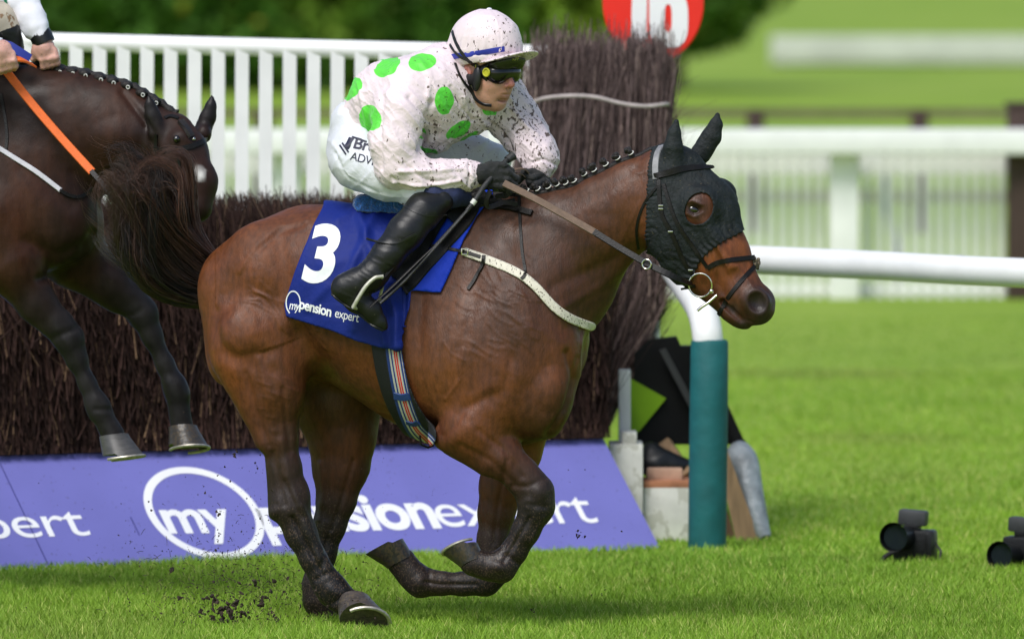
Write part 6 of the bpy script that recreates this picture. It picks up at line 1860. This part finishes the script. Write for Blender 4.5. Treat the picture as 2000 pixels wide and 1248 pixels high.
l1 = y2(60) - .16; l2 = y2(150) + .10
H2 += chain([(-25, 440, l1 + .03, 95), (20, 515, l1, 62, B2R), (72, 592, l1, 38, B2), (114, 635, l1, 29, BK2), (134, 662, l1, 29, BK2), (149, 700, l1, 20, BK2), (170, 748, l1, 16, BK2), (188, 788, l1, 21, BK2), (196, 804, l1, 21, BK2), (214, 838, l1, 19, BK2), (220, 850, l1, 24, BK2)], .85, .05, B2)
H2 += chain([(95, 440, l2, 95), (150, 505, l2, 62, B2R), (212, 550, l2, 42, B2), (256, 585, l2, 30, BK2), (278, 612, l2, 29, BK2), (296, 655, l2, 20, BK2), (322, 712, l2, 17, BK2), (340, 752, l2, 22, BK2), (347, 772, l2, 22, BK2), (351, 808, l2, 19, BK2), (355, 832, l2, 24, BK2)], .85, .05, B2)
H2 += [cone(P(150, 530, l2), P(225, 590, l2), 24 / S, 20 / S, .9, .04, B2), cone(P(20, 545, l1), P(95, 630, l1), 22 / S, 18 / S, .9, .04, B2)]
# hind end, outside the frame to the left
H2 += [ell(P(-700, 400, y2(-700)), (.30, .28, .36), None, .08, B2)]
for dy, dx in ((-.16, 0), (.16, -60)):
    H2 += chain([(-720 + dx, 480, y2(-700) + dy, 100), (-700 + dx, 600, y2(-700) + dy, 62, B2), (-790 + dx, 690, y2(-700) + dy, 36, BK2), (-830 + dx, 790, y2(-700) + dy, 25, BK2), (-800 + dx, 840, y2(-700) + dy, 25, BK2)], .8, .06, B2)
# head seen from the front quarter
yh2 = y2(285) - .03
H2 += [cone(P(340, 262, yh2 - .02), P(357, 296, yh2 - .05), 42 / S, 48 / S, .9, .04, H2C), cone(P(357, 296, yh2 - .05), P(386, 355, yh2 - .09), 47 / S, 38 / S, .85, .03, H2C),
       cone(P(386, 355, yh2 - .09), P(384, 405, yh2 - .11), 38 / S, 32 / S, .9, .03, B2), cone(P(330, 290, yh2 - .04), P(350, 385, yh2 - .07), 42 / S, 26 / S, .8, .04, B2),
       ell(P(352, 270, yh2 - .11), (.035, .025, .03), None, .025, B2), ell(P(398, 262, yh2 + .05), (.03, .03, .035), None, .03, B2)]
for b0, b1, tip, yy in (((292, 262), (322, 256), (290, 184), yh2 - .08), ((382, 258), (402, 268), (414, 184), yh2 + .08)):
    bx_, by_ = (b0[0] + b1[0]) / 2, (b0[1] + b1[1]) / 2
    H2 += ear3(lambda a_, b_, yy=yy: P(a_, b_, yy), bx_, by_, tip, 18 / S, 5 if tip[0] > bx_ else -2, BK2)
F2 = Field((P(-30, 0, 1).x, .5, P(0, 880, 1).z), (P(440, 0, 1).x, 1.95, P(0, 120, 1).z), .0078, H2)
V2, Q2 = F2.mesh(); V2 = relax(V2, Q2, 1, .4)
F2b = Field((P(-900, 0, 1).x, .8, P(0, 900, 1).z), (P(-28, 0, 1).x, 2.3, P(0, 100, 1).z), .018, H2)
V2b, Q2b = F2b.mesh()
ops2 = [('g', [(180, 460), (165, 500), (120, 535), (80, 545)], 10, .012), ('g', [(240, 180), (300, 260), (305, 300)], 7, .01), ('b', 225, 270, 60, 45, -20, .012), ('g', [(200, 345), (250, 322), (300, 318)], 8, .012),
        ('g', [(40, 330), (90, 360), (140, 400)], 14, .006), ('g', [(50, 470), (110, 500), (160, 480)], 12, .008), ('r', [(110, 640), (150, 700), (190, 780)], 5, .003), ('g', [(150, 640), (105, 660)], 6, .005), ('g', [(290, 600), (250, 620)], 6, .004), ('b', 240, 560, 30, 40, 0, .004), ('g', [(186, 800), (214, 800)], 5, .006), ('g', [(330, 775), (368, 775)], 5, .006)]
V2 = sculpt(V2, Q2, ops2, lambda p: y2(p) + .1)
Va = np.concatenate([V2, V2b]); Qa = np.concatenate([Q2, Q2b + len(V2)])
ca = primcols(Va, H2, np.array(B2)) * (.75 + .5 * vnoise(Va, 9, 6)[:, None]); pxq, pyq = pxof(Va)
star = np.clip(1.6 - np.hypot((pxq - 390) / 11, (pyq - 341) / 15) - .6 * vnoise(Va, 90, 7), 0, 1)[:, None] * (Va[:, 1] < yh2)[:, None]
ca = ca * (1 - star) + np.array((.6, .58, .55)) * star
horse2 = empty("racehorse", (P(-200, 900, Y2).x, Y2, .0), "dark brown racehorse with a white face star, landing over the brush fence", "horse")
mesh_np("body", Va, Qa, M['coat2'], horse2, True, cols=ca)
BV2 = bvh_of((V2, Q2))
hoof("hoof", P(220, 852, l1), (1, -.1, -.10), (.12, -.1, -1), 1.12, mat("grey_horn", (.065, .062, .062), .4, .25, 30, stretch=(1, 1, 5)), horse2, True)
hoof("hoof", P(356, 836, l2), (.7, -.7, -.35), (.05, -.25, -1), 1.12, M['hoof_dark'], horse2, True)
for dy, dx in ((-.16, 0), (.16, -60)): hoof("hoof", P(-800 + dx, 850, y2(-700) + dy), (1, 0, -.4), (0, 0, -1), 1, M['hoof_dark'], horse2, False)
# mane and plaits
m2 = MB(); cr2 = [(40, 128), (90, 128), (140, 136), (190, 148), (240, 165), (280, 188), (315, 218), (345, 240)]
def crest2(px, py):
    for q in range(0, 70):
        h = cast(BV2, px, py + q)
        if h: return h[0]
    return P(px, py + 20, y2(px))
C2 = catmull(cr2, 8); T2 = [crest2(c[0], c[1] - 22) for c in C2]
m2.tube([Vector((t.x, y2(c[0]), t.z - .004)) for t, c in zip(T2, C2)], [.016 + .003 * math.sin(i * 1.6) for i in range(len(C2))], 10)
bn2 = MB()
for kx, ky in ((62, 140), (90, 143), (115, 143), (140, 147), (165, 151), (195, 157), (220, 165), (248, 173), (277, 186), (303, 202)):
    c = cast(BV2, kx, ky + 10); c = c[0] if c else P(kx, ky, y2(kx))
    t = crest2(kx, ky - 24); m2.ball(Vector((t.x, y2(kx) - .025, t.z - .008)), (.024, .02, .017), n=10, m=6)
    bn2.torus(Vector((t.x + .006, y2(kx) - .044, t.z - .016)), .0065, .0022, Vector((.3, .9, .2)), n=12, m=5)
for kx in (72, 82, 100): t = crest2(kx, 110); m2.tube([t, t + Vector((.01, -.02, .035)), t + Vector((.02, -.02, .05))], [.016, .011, .004], 8)
mane2 = m2.build("mane", M['black_hair'], horse2); bn2.build_each("plait_band", M['white_band'], mane2)
fl = MB(); drape(fl, BV2, [(352, 238), (362, 252), (372, 268)], 16, .012, .002); fl.build("forelock", M['black_hair'], horse2)
b2m = MB()
for pts, w in (([(322, 232), (334, 228), (348, 232)], 10), ([(300, 292), (330, 294), (360, 290), (385, 282), (402, 274)], 12), ([(306, 262), (304, 300), (306, 340), (312, 370)], 8), ([(345, 290), (352, 330), (360, 370)], 6)):
    drape(b2m, BV2, pts, w, .005)
brd2 = b2m.build_each("bridle_strap", M['leather'], horse2)[0]
sp_ = MB(); h = cast(BV2, 378, 272); sp_.ball(h[0], .008); sp_.build("brow_stud", M['metal'], brd2)
ey = MB(); h = cast(BV2, 345, 272); ey.ball(h[0], .014); ey.build("eye", M['eye'], horse2)
br2 = MB(); drape(br2, BV2, [(-10, 285), (30, 310), (70, 335), (118, 372)], 10, .005, .003); o = br2.build("breast_girth", mat("clean_web", (.62, .6, .66), .6, .1, 40), horse2)
b3_ = MB(); drape(b3_, BV2, [(116, 371), (135, 382), (158, 384), (180, 368)], 8, .005, .003); drape(b3_, BV2, [(2, 185), (10, 230), (14, 270), (10, 302)], 7, .005, .002); b3_.build_each("martingale_strap", M['leather'], o)
rn2 = MB(); yr = y2(60) - .22
Lr = line3([P(5, 130, yr), P(60, 200, yr - .02), (P(120, 270, yr - .06)), P(180, 336, yr - .12)]); rn2.ribbon(Lr, [Vector((0, -1, .2))] * len(Lr), .016, .006)
Lr = line3([P(22, 116, yr - .10), P(42, 118, yr - .08), P(66, 130, yr - .02)]); rn2.ribbon(Lr, [Vector((0, -.6, .8))] * len(Lr), .016, .006)
rn_o = rn2.build_each("rein", M['orange'], horse2, False)[0]
rb2 = MB(); Lr = line3([P(178, 334, yr - .12), P(205, 366, yr - .15), P(232, 398, yr - .16), P(285, 400, yh2 - .2)]); rb2.ribbon(Lr, [Vector((0, -1, .2))] * len(Lr), .010, .005); rb2.build("rein_leather", M['leather'], rn_o, False)
rb3 = MB(); rb3.torus(P(228, 395, yr - .165), .015, .0025, (.3, 1, 0)); rb3.build("martingale_ring", M['metal'], rn_o)
# saddle cloth corner (blue)
bw = MB(); bw.ribbon([P(-20, 80, ya - .12), P(20, 92, ya - .14), P(58, 116, ya - .12)], [Vector((0, -.8, .6))] * 3, .022, .006); bw.build("cloth_front", mat("blue_cloth_front", (.015, .03, .25), .6, .1), horse2)
bc = MB(); drape(bc, bvh_of((V2b, Q2b), (V2, Q2)), [(-140, 150), (-100, 250), (-90, 350)], 120, .01, .004); bc.build("saddle_cloth", mat("blue_cloth2", (.012, .03, .3), .6, .1), horse2)

# its rider
rid = empty("person", tuple(P(-60, 100, Y2)), "rider at the left edge in white sleeves with black cuffs, bare hands on orange reins", "person")

sleeve = chain([(-60, -110, ya + .12, 62), (10, -60, ya + .08, 46), (38, 0, ya + .04, 34), (58, 35, ya, 27), (72, 56, ya - .02, 22), (78, 66, ya - .02, 19)], 1, .04, ki=.03) + \
         chain([(-150, -110, ya - .25, 60), (-130, 0, ya - .30, 48), (-110, 60, ya - .30, 40), (-50, 80, ya - .28, 34), (-20, 92, ya - .26, 28)], 1, .04, ki=.03) + \
         [cone(P(-330, -60, ya), P(-110, -130, ya - .05), 80 / S, 80 / S, 1.3, .06)]
Fsl = Field((P(-430, 0, 1).x, ya - .55, P(0, 130, 1).z), (P(120, 0, 1).x, ya + .45, P(0, -230, 1).z), .007, sleeve)
Vz, Qz = Fsl.mesh(); n_ = vnormals(Vz, Qz); Vz = (Vz + n_ * (.010 * (ridged(Vz, 15, 21, (.8, 1, 1.6), .5) ** 3 - .35))[:, None]).astype(np.float32)
jk2 = mesh_np("silk_jacket", Vz, Qz, M['silk2'], rid)
BVz = bvh_of((Vz, Qz))
cf = MB(); cf.tube(line3([P(75, 60, ya - .02), P(87, 86, ya - .025)], 4), [.042, .044, .045, .045, .044], 20, flat=.95); cf.tube([P(66, 48, ya - .01), P(68, 52, ya - .01)], .0475, 20)
cf.build("cuff", M['rubber_black'], jk2)
gs2 = MB(); drape(gs2, BVz, [(8, -20), (14, 12), (24, 34), (33, 46)], 8, .002, .002); gs2.build("green_stripe", mat("green_stripe", (.0, .19, .09), .55), jk2)
th2 = chain([(-260, 30, ya + .1, 62), (-90, 30, ya + .02, 55), (-10, 45, ya - .02, 42), (5, 60, ya - .02, 36)], 1, .04) + chain([(-260, 30, ya - .15, 62), (-160, 70, ya - .3, 55), (-120, 100, ya - .34, 40)], 1, .04)
Ft2 = Field((P(-400, 0, 1).x, ya - .5, P(0, 180, 1).z), (P(80, 0, 1).x, ya + .3, P(0, -60, 1).z), .008, th2); Vt2, Qt2 = Ft2.mesh()
mesh_np("breeches", Vt2, Qt2, mat("muddy_breeches", (.52, .45, .36), .7, .2, 12, .5, 20, dirt=(.25, .15, .08), dscale=14, dthr=.6), rid)
Vx, Qx = boot([(2, 62, ya - .02, 40), (10, 95, ya - .01, 36), (-60, 190, ya + .2, 30)], [(-90, 230, ya + .25, 22), (-50, 260, ya + .25, 12)]); mesh_np("boot", Vx, Qx, M['boot'], rid)
Vx, Qx = boot([(-115, 105, ya - .36, 40), (-150, 200, ya - .42, 34), (-215, 280, ya - .42, 28)], [(-235, 295, ya - .42, 22), (-190, 330, ya - .42, 12)]); mesh_np("boot", Vx, Qx, M['boot'], rid)
# bare hands: two fists, part of one body
skin2 = []
def fist(C, s_, d):
    o = [ell(P(C[0], C[1], C[2]), (.040, .030, .046), rot2(-25 * d), .015)]
    for i in range(4):
        kx, ky = C[0] + 2 + i * 9 - 4, C[1] + 18 - i * 1.0
        a = P(kx - 3, ky - 14, C[2] - .01); b = P(kx, ky, C[2] - .016); c = P(kx + 3, ky + 15 - 1.5 * i, C[2] - .004); e = P(kx + 1, ky + 20 - 1.5 * i, C[2] + .022)
        o += [cone(a, b, .012, .0125, 1, .012), cone(b, c, .0125, .0115, 1, .004), cone(c, e, .0115, .0105, 1, .004)]
    return o
skin2 += fist((84, 98, ya - .03), 1, 1) + [cone(P(79, 70, ya - .02), P(86, 94, ya - .03), .030, .036, 1, .015), cone(P(70, 96, ya - .03), P(64, 116, ya - .02), .013, .011, 1, .012)]
skin2 += fist((2, 104, ya - .27), 1, 1) + [cone(P(-20, 92, ya - .26), P(0, 100, ya - .27), .036, .040, 1, .015), cone(P(18, 108, ya - .26), P(24, 124, ya - .25), .013, .011, 1, .012)]
core2 = chain([(-60, -110, ya + .12, 42), (10, -60, ya + .08, 32), (38, 0, ya + .04, 23), (58, 35, ya, 17), (78, 66, ya - .02, 13)], 1, .04) + chain([(-150, -110, ya - .25, 45), (-130, 0, ya - .30, 34), (-110, 60, ya - .30, 28), (-20, 92, ya - .26, 20)], 1, .04) + \
        [cone(P(-330, -60, ya), P(-110, -130, ya - .05), 62 / S, 62 / S, 1.2, .06), cone(P(-80, -150, ya - .05), P(-30, -210, ya - .06), .06, .06, 1, .04), ell(P(-15, -240, ya - .06), (.11, .09, .13), None, .03)]
core2 += chain([(-260, 30, ya + .1, 50), (-90, 30, ya + .02, 42), (0, 60, ya - .02, 30)], 1, .04) + chain([(-260, 30, ya - .15, 50), (-120, 100, ya - .34, 30)], 1, .04)
Fsk = Field((P(-45, 0, 1).x, ya - .36, P(0, 150, 1).z), (P(125, 0, 1).x, ya + .12, P(0, 50, 1).z), .003, skin2 + core2); Vw, Qw = Fsk.mesh(); n_ = vnormals(Vw, Qw); Vw = Vw + n_ * (.002 * (ridged(Vw, 50, 15) - .5))[:, None]
Fsc = Field((P(-430, 0, 1).x, ya - .5, P(0, 180, 1).z), (P(120, 0, 1).x, ya + .4, P(0, -340, 1).z), .012, core2); Vy, Qy = Fsc.mesh()
Vw2 = np.concatenate([Vw, Vy]); Qw2 = np.concatenate([Qw, Qy + len(Vw)]); cw = np.tile(np.array((.60, .33, .27)), (len(Vw2), 1)); cw *= (.85 + .3 * vnoise(Vw2, 60, 4))[:, None]
mesh_np("body", Vw2, Qw2, M['skin'], rid, True, cols=cw)
he = MB(); he.ball(P(-20, -262, ya - .06), (.15, .13, .13), n=24, m=14); he.build("helmet", M['silk2'], rid)
